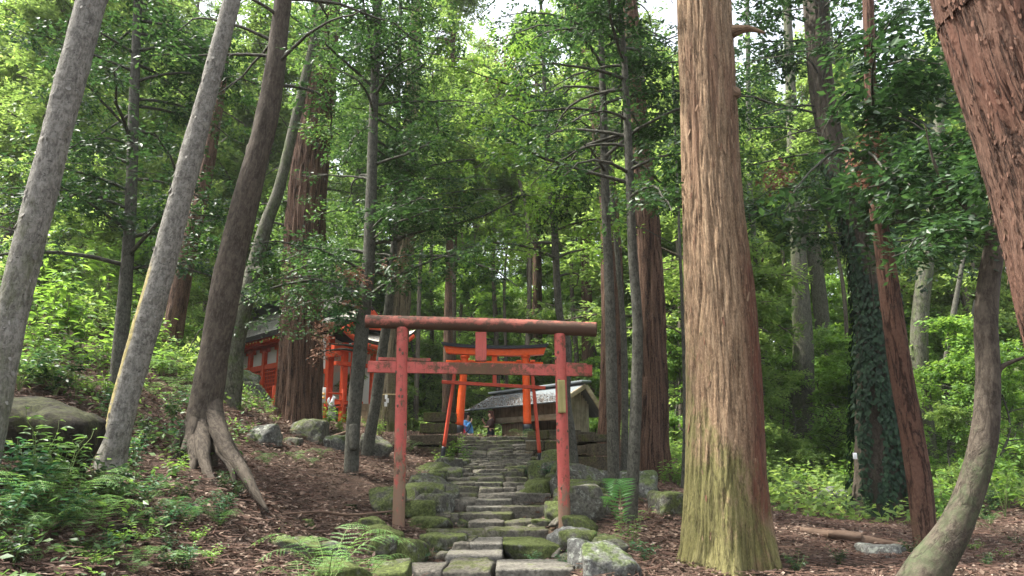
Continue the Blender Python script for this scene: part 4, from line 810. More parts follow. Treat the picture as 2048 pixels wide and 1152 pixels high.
V, F, U = grid_box(P(1124, 826, Yt-.105), P(1122, 760, Yt-.10), .03, 15/hp(960), up=(1, 0, 0)); MB().add(V, F).build('repair_board', M['fresh'], root)
# vermilion torii at the top of the steps
Yv = 24.; root = thing('torii_gate', P(985, 880, Yv), 'bright vermilion torii with black-capped upswept lintel at the top of the steps', 'torii gate'); k_ = lambda px, py=780: depth(px, py, Yv)/FPX
for xt, xb, yb_ in ((930, 914, 888), (1051, 1056, 886)):
    a, b = P(xt, 712, Yv), P(xb, yb_, Yv); b = b-np.array([0, 0, .3]); f = 52*k_(985)/np.linalg.norm(a-b); c1 = b+(a-b)*(f+.3/np.linalg.norm(a-b)*.2)
    post = log_piece(MB(), [c1, a], [8.2*k_(985), 7.2*k_(985)], n=20, amp=0).build('post', M['vermilion'], root)
    log_piece(MB(), [b, c1], [9.4*k_(985)]*2, n=8, amp=0).build('base_band', M['black'], post)
    V, Fs, _ = tube(np.array([P(xt, 716, Yv), P(xt, 711, Yv)]), [9.5*k_(985)]*2, 24); MB().add(V, Fs).build('collar', M['vermilion'], post)
def swept(x0, y0, x1, y1, sag, hpx, dy, dep, mat, name, ext=0):
    n = 30; u = np.linspace(-1, 1, n); V = []; 
    for uu in u:
        px = x0+(x1-x0)*(uu+1)/2; py = y0+(y1-y0)*(uu+1)/2+sag*(1-abs(uu)**2.4)
        c = P(px, py+dy, Yv); e = ext*k_(985)*uu; h = hpx/2*k_(985)*(1+.12*abs(uu)**3)
        V += [c+[e*-.0, -dep/2, -h], c+[0, dep/2, -h], c+[e, dep/2, h], c+[e, -dep/2, h]]
    V = np.array(V); F = []
    for i in range(n-1):
        for j in range(4): F.append([i*4+j, i*4+(j+1) % 4, (i+1)*4+(j+1) % 4, (i+1)*4+j])
    F += [[3, 2, 1, 0], [n*4-4, n*4-3, n*4-2, n*4-1]]; return MB().add(V, np.array(F)).build(name, M[mat], root, smooth=False)
swept(893, 699, 1087, 702.5, 4.5, 13, 0, .30, 'vermilion', 'lintel', 5); swept(886, 688.5, 1093, 692, 5.5, 6.5, 0, .42, 'black', 'lintel_cap', 4)
V, Fs = beam(P(892, 727, Yv), P(1086, 731, Yv), .12, 13*k_(985), .01); MB().add(V, Fs).build('tie_beam', M['vermilion'], root, smooth=False)
V, Fs = beam(P(989, 728, Yv), P(989, 710, Yv), .14, 11*k_(985), .01, up=(1, 0, 0)); MB().add(V, Fs).build('centre_strut', M['vermilion'], root, smooth=False)
for px in (916, 943, 1038, 1065):
    V, Fs = beam(P(px-5, 722.5, Yv-.04), P(px+5, 722.5, Yv-.04), .2, 3.5*k_(985), .004); MB().add(V, Fs).build('wedge', M['vermilion'], root, smooth=False)
# slim torii in front of it
Yn_ = 15.9; root = thing('torii_gate', P(983, 921, Yn_), 'slim dull red torii of thin splayed poles, between the near and the vermilion gates', 'torii gate'); k2 = depth(985, 800, Yn_)/FPX
for (xt, yt_), (xm, ym), (xb, yb_) in (((911, 735), (888, 893), (883, 924)), ((1064, 740), (1079, 906), (1082, 923))):
    a, m1, b = P(xt, yt_, Yn_), P(xm, ym, Yn_), P(xb, yb_+6, Yn_); ps = log_piece(MB(), [m1, a], [3.9*k2, 3.4*k2], n=20, nseg=16, amp=.02).build('pole', M['thinred'], root); log_piece(MB(), [b, m1], [4.4*k2]*2, n=8, nseg=16, amp=0).build('base_band', M['black'], ps)
for xa, ya, xb, yb_, h, nm in ((884, 764, 1091, 776, 6.5, 'tie_beam'), (880, 733, 1094, 742, 7.5, 'lintel')):
    V, Fs = beam(P(xa, ya, Yn_-.002), P(xb, yb_, Yn_-.002), .10, h*k2, .006); MB().add(V, Fs).build(nm, M['thinred'], root, smooth=False)
V, Fs = beam(P(989, 767, Yn_), P(989, 738, Yn_), .05, 8*k2, .005, up=(1, 0, 0)); MB().add(V, Fs).build('centre_strut', M['thinred'], root, smooth=False)
# ------------------------------------------------------------------ wooden shed on the right behind the vermilion torii
su = np.array([.545, -.838, 0]); sv = np.array([-.838, -.545, 0]); Zv = np.array([0, 0, 1.])
RL = np.array([-.72, 29.8, 3.93]); RLn = 5.7
root = thing('wooden_shed', RL+su*3-Zv*2, 'low weathered wooden shed with grey roof strewn with fallen leaves', 'shed')
def shp(s, v, z): return RL*[1, 1, 0]+su*s+sv*v+Zv*z
def quad_sheet(mb, P00, P10, P11, P01, th, m=0, **k):
    n = np.cross(P10-P00, P01-P00); n = n/np.linalg.norm(n)*th; V = np.array([P00, P10, P11, P01, P00-n, P10-n, P11-n, P01-n])
    mb.add(V, np.array([[0, 1, 2, 3], [7, 6, 5, 4], [0, 4, 5, 1], [1, 5, 6, 2], [2, 6, 7, 3], [3, 7, 4, 0]]), m, **k)
FE, FZ, BE, BZ = 1.15, 3.30, .85, 2.90
mb = MB(); nb = 26
for k in range(nb):        # standing seams of the roof sheets
    s0, s1 = RLn*k/nb, RLn*(k+1)/nb-.012
    quad_sheet(mb, shp(s0, 0, 3.93), shp(s0, FE, FZ), shp(s1, FE, FZ), shp(s1, 0, 3.93), .04); quad_sheet(mb, shp(s0, 0, 3.93), shp(s1, 0, 3.93), shp(s1, -BE, BZ), shp(s0, -BE, BZ), .04)
rf = mb.build('roof', M['slate'], root, smooth=False)
V, Fs = beam(shp(-.05, 0, 3.97), shp(RLn+.08, 0, 3.97), .42, .09, .02); MB().add(V, Fs).build('ridge_cap', M['slate'], rf)
r = np.random.default_rng(4); n = 4200; s = r.uniform(0, RLn, n); v = FE*r.uniform(0, 1, n)**.7; ok = v/FE > np.clip((s/RLn-.1)*.75, .05, 1)+r.normal(0, .08, n); s, v = s[ok], v[ok]; n = len(s)
c = RL*[1, 1, 0]+su*s[:, None]+sv*v[:, None]+Zv*(3.93+(FZ-3.93)*v/FE+.012+r.uniform(0, .03, n))[:, None]
V, F = leaf_quads(c, unit(np.stack([r.normal(0, 1, n), r.normal(0, 1, n), r.normal(0, .15, n)], 1)), unit(np.stack([r.normal(0, .35, n), r.normal(0, .35, n), np.ones(n)], 1)), r.uniform(.035, .075, n), r.uniform(.02, .04, n))
o = MB().add(V, F).build('fallen_leaves_on_roof', m_leaf('roof_litter', [(.10, .07, .052), (.17, .125, .095), (.27, .21, .165)], .1, .75, .2, 1.0), rf, smooth=False); o['kind'] = 'stuff'
mb = MB(); s0, s1, fv, bv = .95, RLn-.45, .62, -.45; zf = 3.56; n = 34
for k in range(n):
    a = s0+(s1-s0)*k/n; V, Fs = box(shp(a+(s1-s0)/n/2, fv, (zf+2.95)/2), ((s1-s0)/n-.008, .03+.008*(k % 2), zf-2.95), np.stack([su, sv, Zv], 1), .004); mb.add(V, Fs)
mb.build('front_boards', M['darkplank'], root, smooth=False)
V, Fs = beam(shp(s0-.1, fv+.05, 2.86), shp(s1+.1, fv+.05, 2.86), .14, .19, .01); MB().add(V, Fs).build('lintel_beam', M['beamwood'], root)
mb = MB(); n = 14
for k in range(n):
    v = bv+(fv-bv)*(k+.5)/n; zt = 3.9-(.63/FE)*max(v, 0)-(1.03/BE)*max(-v, 0)-.1; V, Fs = box(shp(s1+.02+.004*(k % 2), v, (zt+1.5)/2), ((fv-bv)/n-.006, .03, zt-1.5), np.stack([sv, -su, Zv], 1), .004); mb.add(V, Fs)
mb.build('side_boards', M['plank'], root, smooth=False)
for nm, s, v in (('post', s0, fv), ('post', s1-.03, fv), ('post', (s0+s1)/2, fv)):
    V, Fs = beam(shp(s, v, 1.4), shp(s, v, 2.78), .13, .13, .01, up=(1, 0, 0)); MB().add(V, Fs).build(nm, M['darkplank'], root)
V, Fs = box(shp((s0+s1)/2, bv+.1, 2.3), (s1-s0, .05, 1.7), np.stack([su, sv, Zv], 1)); MB().add(V, Fs).build('back_wall', M['darkplank'], root, smooth=False)
V, Fs = box(shp((s0+s1)/2-.7, fv-.12, 2.0), (s1-s0-2.4, .04, 1.5), np.stack([su, sv, Zv], 1)); MB().add(V, Fs).build('inner_boards', M['darkplank'], root, smooth=False)
for v, z in ((FE, FZ), (-BE, BZ)):
    V, Fs = beam(shp(RLn+.02, 0, 3.84), shp(RLn+.02, v, z-.09), .05, .15, .006); MB().add(V, Fs).build('barge_board', M['beamwood'], root)
# ------------------------------------------------------------------ shrine hall on the left
hu = np.array([.67, -.745, 0]); hu /= np.linalg.norm(hu); hw = np.array([-hu[1], hu[0], 0]); HC = np.array([-5.8, 24.0, 0])
def hp_(s, o, z): return HC+hu*s+hw*o+Zv*z
HR = np.stack([hu, hw, Zv], 1)
root = thing('shrine_hall', hp_(-4, 2.5, 2.8), 'vermilion and white shrine hall with shingled roof, half hidden behind the broad cedar', 'shrine')
def hb(name, s0, s1, o0, o1, z0, z1, mat, parent=None, bev=.008, sm=False):
    V, Fs = box(hp_((s0+s1)/2, (o0+o1)/2, (z0+z1)/2), (abs(s1-s0), abs(o1-o0), z1-z0), HR, bev); return MB().add(V, Fs).build(name, M[mat], parent or root, smooth=sm)
SL, SR = -12.2, -1.9; EO, RO, EZ, RZ = 0., 2.0, 5.98, 7.45
def roof_sheet(s0, s1, oA, zA, oB, zB, sagc, th, ns=40, no=14, lift=.0):
    V = []; U = []
    for i in range(ns+1):
        s = s0+(s1-s0)*i/ns; e = abs(2*i/ns-1)**6*lift
        for j in range(no+1):
            f = j/no; z = zA+(zB-zA)*f-sagc*math.sin(f*math.pi)*.5+e*(1-f); V.append(hp_(s, oA+(oB-oA)*f, z)); U.append((s, f*math.hypot(oB-oA, zB-zA), 0))
    V = np.array(V); k = (np.arange(ns)[:, None]*(no+1)+np.arange(no)[None]).ravel(); F = np.stack([k, k+1, k+no+2, k+no+1], 1); m_ = len(V)
    lo = V-np.array([0, 0, th]); F2 = F[:, ::-1]+m_; E = []
    for i in range(ns): E.append([i*(no+1), (i+1)*(no+1), m_+(i+1)*(no+1), m_+i*(no+1)])
    for j in range(no): E += [[j+1, j, m_+j, m_+j+1], [ns*(no+1)+j, ns*(no+1)+j+1, m_+ns*(no+1)+j+1, m_+ns*(no+1)+j]]
    return np.vstack([V, lo]), F, F2, np.array(E), np.array(U+U)
mb = MB()
for oA, oB in ((EO, RO), (2*RO-EO, RO)):
    V, F, F2, E, U = roof_sheet(SL, SR, oA, EZ, oB, RZ, .35, .20, lift=.18); mb.add(V, F, 0, uvw=U); 
    o_ = mb.n-len(V); mb.F.setdefault((4, 1), []).append(F2+o_); mb.F[(4, 1)].append(E+o_)
roof = mb.build('roof', [M['shingle'], m_plain('dark_eave_edge', (.035, .028, .024), .8)], root, smooth=False)
V, Fs = beam(hp_(SL+.5, RO, RZ+.12), hp_(SR-.3, RO, RZ+.12), .42, .42, .04); MB().add(V, Fs).build('ridge', m_plain('ridge_tile', (.05, .045, .05), .6), roof)
V, Fs = beam(hp_(SL+.35, RO, RZ+.37), hp_(SR-.2, RO, RZ+.37), .56, .09, .02); MB().add(V, Fs).build('ridge_cap', m_plain('ridge_cap_tile', (.045, .045, .055), .5), roof)
for s in (SL+.3, SR-.15):
    mb = MB()
    for k in range(4): V, Fs = box(hp_(s-.0, RO, RZ-.15+.2*k), (.34-.03*k, .75-.1*k, .14), HR, .03); mb.add(V, Fs)
    mb.build('ridge_end_tile', M['black'], roof)
W0 = .75
hb('white_wall', SL+1, -2.3, W0, W0+.08, 4.82, 5.75, 'white'); hb('lower_wall', SL+1, -2.3, W0, W0+.08, 2.5, 4.8, 'white')
hb('end_wall', -2.38, -2.3, W0+.1, 2*RO-W0, 2.5, 5.75, 'white'); hb('back_wall', SL+1, -2.3, 2*RO-W0, 2*RO-W0+.08, 2.5, 5.75, 'white')
hb('wall_plate', SL+.8, -2.2, W0-.10, W0+.02, 5.62, 5.86, 'shrinered'); hb('rail_beam', SL+.8, -2.2, W0-.10, W0+.02, 4.78, 4.98, 'shrinered')
hb('eave_beam', SL+.3, -2.1, .25, .42, 5.66, 5.80, 'shrinered')
hb('soffit', SL+.3, -2.1, .12, W0, 5.83, 5.87, 'shrinered')
for k in range(8):
    s = -2.32-1.26*k; hb('pillar', s-.10, s+.10, W0-.14, W0+.06, 2.5, 5.62, 'shrinered'); hb('bracket', s-.34, s+.34, W0-.13, W0+.0, 5.46, 5.615, 'shrinered')
for k in range(5): 
    s0 = -3.52-1.26*k
    if k in (0, 1, 2, 3):
        wd = hb('lattice_window', s0, s0+1.14, W0-.05, W0-.02, 3.6, 4.75, 'black'); mb = MB()
        for q in range(8): V, Fs = box(hp_(s0+.07+q*.143, W0-.07, 4.18), (.035, .03, 1.15), HR); mb.add(V, Fs)
        for q in range(8): V, Fs = box(hp_(s0+.57, W0-.072, 3.68+q*.143), (1.14, .034, .035), HR); mb.add(V, Fs)
        mb.build('lattice', M['shrinered'], wd, smooth=False)
nr_ = 36
for k in range(nr_):
    s = SL+.5+k*.27; rf_ = hb('rafter', s-.04, s+.04, .06, W0-.12, 5.68, 5.76, 'shrinered'); V, Fs = box(hp_(s, .05, 5.72), (.06, .02, .06), HR, .004); MB().add(V, Fs).build('rafter_cap', M['gold'], rf_)
# porch with a small gable facing the steps
for s, o_ in ((.95, .08), (1.15, .30), (1.05, 1.05), (1.05, 1.95)): hb('pillar', s-.085, s+.085, o_-.085, o_+.085, 2.3, 5.0, 'shrinered')
hb('porch_beam', .95, 1.15, -.4, 2.1, 4.72, 4.92, 'shrinered'); hb('porch_beam', .97, 1.13, -.3, 2.0, 4.28, 4.40, 'shrinered')
for o_ in (0, 1.95): hb('side_beam', 0, 1.0, o_-.07, o_+.07, 4.6, 4.8, 'shrinered')
hb('porch_wall', -.02, .02, .1, 1.9, 4.2, 4.9, 'white'); hb('side_wall', -2.3, 0, .1, .16, 4.2, 5.3, 'white'); hb('side_rail', -2.3, .1, .02, .10, 4.15, 4.3, 'shrinered'); hb('corner_pillar', -.1, .1, 0, .2, 2.5, 5.3, 'shrinered'); hb('corner_pillar', -1.2, -1.04, 0, .16, 2.5, 5.3, 'shrinered'); hb('floor_panel', -2.2, -.1, .3, 1.8, 3.0, 3.1, 'darkplank')
def porch_roof():
    V = []; U = []; n, m_ = 30, 8
    for i in range(n+1):
        f = 2*i/n-1; o_ = .8+f*1.3
        for j in range(m_+1):
            g_ = j/m_; z = 5.02+.50*abs(f)**2.2*(1-g_)+.55*g_; V.append(hp_(1.75-1.5*g_, o_, z)); U.append((o_, g_*1.3, 0))
    V = np.array(V); k = (np.arange(n)[:, None]*(m_+1)+np.arange(m_)[None]).ravel(); F = np.stack([k, k+m_+1, k+m_+2, k+1], 1); L_ = len(V); lo = V-[0, 0, .13]
    E = [[i*(m_+1), L_+i*(m_+1), L_+(i+1)*(m_+1), (i+1)*(m_+1)] for i in range(n)]
    mb = MB(); mb.add(np.vstack([V, lo]), F, 0, uvw=np.array(U+U)); mb.F.setdefault((4, 1), []).append(F[:, ::-1]+L_); mb.F[(4, 1)].append(np.array(E)); return mb.build('porch_roof', [M['shingle'], bpy.data.materials['dark_eave_edge']], root, smooth=False)
pr = porch_roof()
c = np.array([hp_(1.70, .8+f*1.26, 4.84+.50*abs(f)**2.2) for f in np.linspace(-1, 1, 24)]); V, Fs, _ = tube(c, .085, 8); MB().add(V, Fs).build('curved_eave_board', M['shrinered'], pr)
for sg in (-1, 1):
    mb = MB(); mb2 = MB(); ff = np.linspace(0, 1, 12); c = np.array([hp_(1.15, .85+sg*f*1.15, 6.04-.70*f+.10*f*f-.12*math.sin(f*3.14)) for f in ff])
    for a, b in zip(c[:-1], c[1:]): V, Fs = beam(a, b, .08, .15, 0); mb.add(V, Fs); V, Fs = beam(a+[0, 0, .13], b+[0, 0, .13], .3, .09, 0); mb2.add(V, Fs)
    mb.build('gable_board', M['shrinered'], root, smooth=False)
    V = []; 
    for f, p in zip(ff, c):
        for g_ in (0, 1): V.append(p+[0, 0, .19]+(-hu)*g_*3.4)
    V = np.array(V); k = np.arange(11)*2; F = np.stack([k, k+2, k+3, k+1], 1); F = F if sg > 0 else F[:, ::-1]; m_ = len(V)
    mb3 = MB().add(np.vstack([V, V-[0, 0, .12]]), F, 0, uvw=np.array([(g_*2.6, f*1.4, 0) for f in ff for g_ in (0, 1)]*2)); mb3.F.setdefault((4, 1), []).append(F[:, ::-1]+m_); mb3.F[(4, 1)].append(np.stack([k, k+2, k+2+m_, k+m_], 1)); mb3.build('gable_roof', [M['shingle'], bpy.data.materials['dark_eave_edge']], root, smooth=False)
V = np.array([hp_(1.0, -.15, 5.5), hp_(1.0, 1.85, 5.5), hp_(1.0, .85, 5.95)]); MB().add(np.vstack([V, V-hu*.05]), [np.array([[0, 1, 2], [5, 4, 3]]), np.array([[0, 3, 4, 1], [1, 4, 5, 2], [2, 5, 3, 0]])]).build('gable_panel', bpy.data.materials['dark_eave_edge'], root, smooth=False)
hb('gable_beam', 1.0, 1.12, -.2, 1.9, 5.50, 5.63, 'shrinered'); p, F = rock_shape((.10, .34, .40), 5, 12); MB().add(p@rz3(math.atan2(hu[1], hu[0])).T+hp_(1.16, .85, 5.76), F).build('gable_pendant', M['shrinered'], root)
for z in (3.02, 3.22, 3.42):
    V, Fs = beam(hp_(1.1, -2.2, z), hp_(1.3, 0, z), .05, .05, .005); MB().add(V, Fs).build('railing_bar', M['shrinered'], root)
for q in range(5):
    p = hp_(1.1+.05*q, -2.2+.52*q, 0); V, Fs = box(p+[0, 0, 3.0], (.07, .07, 1.1), HR, .008); MB().add(V, Fs).build('railing_post', M['shrinered'], root)
for q in range(4): hb('stair', 1.15+q*.28, 1.42+q*.28, .15, .8, 2.2, 3.15-.2*q, 'darkplank')
hb('veranda', -11, 1.1, -.1, .70, 3.12, 3.24, 'shrinered')
# fox statue, notice board, rope, white stake
Yf = 21.5; b = P(663, 826, Yf); kf = depth(663, 810, Yf)/FPX; root = thing('fox_statue', b, 'small white seated fox statue on a round stone pedestal before the shrine', 'statue')
mb = MB()
for rad, z0, z1 in ((8.5, 0, 4), (7, 4, 11), (8.5, 11, 14)): V, Fs, _ = tube(np.array([b+[0, 0, z0*kf-(.3 if z0 == 0 else 0)], b+[0, 0, z1*kf]]), rad*kf, 24); mb.add(V, Fs)
mb.build('pedestal', M['stone'], root)
def skin_obj(name, verts, edges, rad, mat, parent, sub=2, rz=0, origin=None):
    me = bpy.data.meshes.new(name); V = [Vector(v) for v in verts]; me.from_pydata(V, edges, []); me.materials.append(M[mat]); o = bpy.data.objects.new(name, me); COL.objects.link(o); o.parent = parent
    if origin is not None: o.location = origin
    o.rotation_euler = (0, 0, rz); mo = o.modifiers.new('skin', 'SKIN'); mo.use_smooth_shade = True
    for i, q in enumerate(me.skin_vertices[0].data): q.radius = (rad[i], rad[i]) if np.ndim(rad[i]) == 0 else rad[i]; q.use_root = (i == 0)
    s_ = o.modifiers.new('sub', 'SUBSURF'); s_.levels = s_.render_levels = sub; return o
fv_ = [(0, 0, .07), (-.01, 0, .15), (.03, 0, .23), (.05, 0, .29), (.10, 0, .285), (.13, 0, .275), (.04, .02, .33), (.035, .028, .355), (.04, -.02, .33), (.035, -.028, .355), (.05, .035, .14), (.06, .035, .02), (.05, -.035, .14), (.06, -.035, .02), (-.06, .05, .05), (.02, .06, .02), (-.06, -.05, .05), (.02, -.06, .02), (-.09, 0, .06), (-.13, 0, .14), (-.12, 0, .24), (-.10, 0, .30)]
skin_obj('fox_body', np.array(fv_)*.82, [(0, 1), (1, 2), (2, 3), (3, 4), (4, 5), (3, 6), (6, 7), (3, 8), (8, 9), (1, 10), (10, 11), (1, 12), (12, 13), (0, 14), (14, 15), (0, 16), (16, 17), (0, 18), (18, 19), (19, 20), (20, 21)],
         [.06, .055, .04, .038, .022, .01, .016, .004, .016, .004, .02, .016, .02, .016, .035, .016, .035, .016, .025, .035, .035, .008], 'whitepaint', root, origin=(0, 0, 13.5*kf))
p = P(646, 790, 21.8); root = thing('notice_board', (p[0], p[1], float(H(p[0], p[1]))), 'pale notice board with orange patches beside the fox statue', 'sign'); kf = depth(646, 790, 21.8)/FPX
V, Fs = box(p, (11*kf, .03, 30*kf), None, .004); MB().add(V, Fs).build('board', M['white'], root)
for z in (2, -6): V, Fs = box(p+[.01, -.018, z*kf], (8*kf, .008, 5*kf)); MB().add(V, Fs).build('orange_print', M['gold'], root)
V, Fs = beam((p[0], p[1]+.03, p[2]-1.2), (p[0], p[1]+.03, p[2]+.1), .04, .04, 0, up=(1, 0, 0)); MB().add(V, Fs).build('board_post', M['darkplank'], root)
zr = P(785, 787, 19.2)[2]; cx_, cy_, cr_ = (np.interp(zr, C10[:, 2], C10[:, j]) for j in (0, 1, 3)); th = np.linspace(0, 2*np.pi, 60)
c = np.stack([cx_+(cr_+.035)*np.cos(th), cy_+(cr_+.035)*np.sin(th), zr+.03*np.sin(th)], 1); root = thing('sacred_rope', (cx_, cy_, zr), 'thin straw rope with white folded paper tied round the mossy ribbed tree', 'rope')
V, Fs, _ = tube(c, .014, 8, cap=False); MB().add(V, Fs).build('rope', M['rope'], root)
for dx, s_ in ((-.10, 1.0), (.26, .4)):
    pa = MB(); x0, z0 = cx_+dx, zr-.02
    for q in range(3):
        V, Fs = box((x0+(q % 2)*.035*s_, cy_-cr_-.06-.01*q, z0-.07*s_-.09*q*s_), (.07*s_, .006, .11*s_), rz3(.3*(q-1))); pa.add(V, Fs)
    pa.build('folded_paper', M['paper'], root, smooth=False)
a, b2, c3 = P(925, 868, 27.2), P(925.5, 821, 27.2), P(940, 819.5, 27.2); a = a-[0, 0, .5]; root = thing('white_stake', a, 'thin white stake with a bent top arm beside the man in blue', 'stake')
for q0, q1 in ((a, b2), (b2, c3)): V, Fs, _ = tube(np.array([q0, q1]), .018, 8); MB().add(V, Fs).build('bar', M['whitepaint'], root)
# ------------------------------------------------------------------ people
def hand(V, E, Rd, w_, d, n_, size=1.0, curl=.5):
    """palm and five finger chains growing from wrist vertex w_ along d, palm normal n_"""
    d = Vector(d).normalized(); n_ = Vector(n_).normalized(); s = d.cross(n_).normalized(); b = Vector(V[w_]); pm = len(V); V.append(tuple(b+d*.055*size)); E.append((w_, pm)); Rd.append((.034*size, .016*size))
    for k, (off, ln) in enumerate(((-.03, .062), (-.011, .074), (.009, .07), (.028, .056))):
        q = b+d*.085*size+s*off*size; prev = pm; 
        for j in range(3):
            a_ = curl*(j+1)*.5; q2 = q+(d*math.cos(a_)+n_*math.sin(a_))*ln*.36*size if j else q; V.append(tuple(q2)); E.append((prev, len(V)-1)); Rd.append(.0085*size*(1-.12*j)); prev = len(V)-1; q = q2
    q = b+d*.03*size-s*.032*size; prev = pm
    for j in range(3): V.append(tuple(q)); E.append((prev, len(V)-1)); Rd.append(.0095*size); prev = len(V)-1; q = q+(d*.6-s*.55+n_*.3)*.03*size
def person(loc, yaw, h, label, female, armR, armL):
    k = h/1.7; root = thing('person', loc, label, 'person'); root.rotation_euler = (0, 0, yaw); root.scale = (k, k, k)
    # +X is forward, +Y is the figure's left
    sw, hw_ = (.16, .09) if female else (.185, .085)
    V = [(0, 0, .93), (.0, 0, 1.1), (-.01, 0, 1.28), (-.01, 0, 1.43), (.02, 0, 1.50), (.03, 0, 1.57), (.02, 0, 1.64), (.115, 0, 1.565), (0, hw_, .9), (.01, hw_+.01, .5), (-.01, hw_+.02, .09), (.13, hw_+.03, .03), (0, -hw_, .9), (.03, -hw_-.01, .5), (.01, -hw_-.02, .09), (.15, -hw_-.03, .03)]
    Rd = [(.15, .11), (.125, .095), (.15, .105), (.055, .055), (.062, .06), (.082, .075), (.07, .06), .014, .085, .058, .042, .03, .085, .058, .042, .03]
    E = [(0, 1), (1, 2), (2, 3), (3, 4), (4, 5), (5, 6), (5, 7), (0, 8), (8, 9), (9, 10), (10, 11), (0, 12), (12, 13), (13, 14), (14, 15)]
    for sg, arm in ((1, armL), (-1, armR)):
        sh = len(V); V.append((-.01, sg*sw, 1.39)); Rd.append(.055); E.append((2, sh)); el, wr, hd, hn = arm
        V.append(el); Rd.append(.042); E.append((sh, sh+1)); V.append(wr); Rd.append(.027); E.append((sh+1, sh+2)); hand(V, E, Rd, sh+2, hd, hn, .95)
    skin_obj('body', V, E, Rd, 'skin', root)
    top = [(0, 0, .98), (0, 0, 1.12), (-.01, 0, 1.27), (-.01, 0, 1.40)]; tr_ = [(.165, .125), (.15, .12), (.17, .125), (.085, .08)]; te = [(0, 1), (1, 2), (2, 3)]
    if not female: top[0] = (0, 0, .86); tr_[0] = (.185, .145)
    for sg, arm in ((1, armL), (-1, armR)):
        a = len(top); el, wr = Vector(arm[0]), Vector(arm[1]); top += [(-.01, sg*sw, 1.385), tuple(el), tuple(el.lerp(wr, .85 if not female else .35))]; tr_ += [.072, .06, .045 if not female else .058]; te += [(2, a), (a, a+1), (a+1, a+2)]
    skin_obj('shirt' if not female else 'blouse', top, te, tr_, 'denim' if not female else 'sheer', root)
    if female:
        z = np.linspace(.18, 1.04, 24); n = 48; th = np.linspace(0, 2*np.pi, n, endpoint=False); Vv = []
        for zz in z:
            f = (1.04-zz)/.86; rr_ = .125+.15*f**.8+.02*f*np.cos(th*11)+.012*f*np.cos(th*5+2); Vv.append(np.stack([rr_*np.cos(th)*.85, rr_*np.sin(th), zz+0*th], 1))
        Vv = np.concatenate(Vv); i = np.arange(23)[:, None]*n; j = np.arange(n)[None]; F = np.stack([i+j, i+(j+1) % n, i+n+(j+1) % n, i+n+j], -1).reshape(-1, 4); me = mesh_np('skirt', Vv, [F], [M['navy']]); o = bpy.data.objects.new('skirt', me); COL.objects.link(o); o.parent = root
    else:
        skin_obj('trousers', [(0, 0, .95), (0, hw_, .88), (.01, hw_+.01, .5), (0, hw_+.02, .1), (0, -hw_, .88), (.03, -hw_-.01, .5), (.01, -hw_-.02, .1)], [(0, 1), (1, 2), (2, 3), (0, 4), (4, 5), (5, 6)], [(.16, .12), .095, .075, .07, .095, .075, .07], 'jeans', root)
    for nm, sg in (('shoe', 1), ('shoe', -1)):
        p, F = rock_shape((.27, .10, .09), 9, 8, boxy=.6, amp=.01, facets=0); me = mesh_np(nm, p+np.array([.06+(.02 if sg < 0 else 0), sg*(hw_+.025), .045]), [F], [M['black']]); o = bpy.data.objects.new(nm, me); COL.objects.link(o); o.parent = root
    # hair shell: back and top of the head, face left clear
    p, F = rock_shape((.215, .19, .22), 15, 18, boxy=.2, amp=.03, facets=0); kx = (p[:, 0] > .035) & (p[:, 2] < .055); p[kx, 0] = .035+(p[kx, 0]-.035)*.1; me = mesh_np('hair', p+np.array([-.005, 0, 1.615]), [F], [M['hair_brown' if female else 'hair_black']]); o = bpy.data.objects.new('hair', me); COL.objects.link(o); o.parent = root
    if female:
        mb = MB(); r = np.random.default_rng(3)
        for q in range(26):
            a = r.uniform(1.5, 4.8); x, y = .085*math.cos(a)-.01, .085*math.sin(a); c = catmull([[x*.7, y*.7, 1.68], [x*1.1, y*1.15, 1.55], [x*1.4-.02, y*1.5, 1.42], [x*1.5-.03, y*1.4+r.normal(0, .02), 1.28+r.uniform(-.05, .05)]], 10); V_, Fs_, _ = tube(c, [.022, .024, .024, .022, .022, .02, .018, .015, .01, .004], 7); mb.add(V_, Fs_)
        me = mb.mesh('hair_strands', [M['hair_brown']]); o = bpy.data.objects.new('long_hair', me); COL.objects.link(o); o.parent = root
    mb = MB()
    for sg in (-1, 1): V_, Fs_ = box((.108, sg*.032, 1.598), (.012, .036 if not female else .014, .024 if not female else .01), None, .003); mb.add(V_, Fs_)
    V_, Fs_ = box((.112, 0, 1.604), (.006, .04, .006)); mb.add(V_, Fs_) if not female else None
    me = mb.mesh('eyes', [M['black']]); o = bpy.data.objects.new('glasses' if not female else 'eyes', me); COL.objects.link(o); o.parent = root
    V_, Fs_ = box((.103, 0, 1.528), (.01, .042, .01), None, .003); me = MB().add(V_, Fs_).mesh('mouth', [M['redcloth']]); o = bpy.data.objects.new('mouth', me); COL.objects.link(o); o.parent = root
    for sg in (-1, 1): p, F = rock_shape((.035, .018, .06), 3, 8, facets=0); me = mesh_np('ear', p+np.array([.01, sg*.083, 1.57]), [F], [M['skin']]); o = bpy.data.objects.new('ear', me); COL.objects.link(o); o.parent = root
    return root
def foot(px, Y, head_py, hgt): p = P(px, head_py, Y); return (p[0], Y, p[2]-hgt)
fm = foot(934, 27.6, 826, 1.68); fw = foot(982, 27.9, 823, 1.60)
man = person(fm, R(-28), 1.68, 'man in an open blue shirt with hand at chin, beyond the top of the steps', False, ((.10, -.24, 1.16), (.20, -.03, 1.40), (.0, .45, 1), (-1, 0, .3)), ((.05, .26, 1.13), (.14, .16, .93), (.4, 0, -1), (0, -1, 0)))
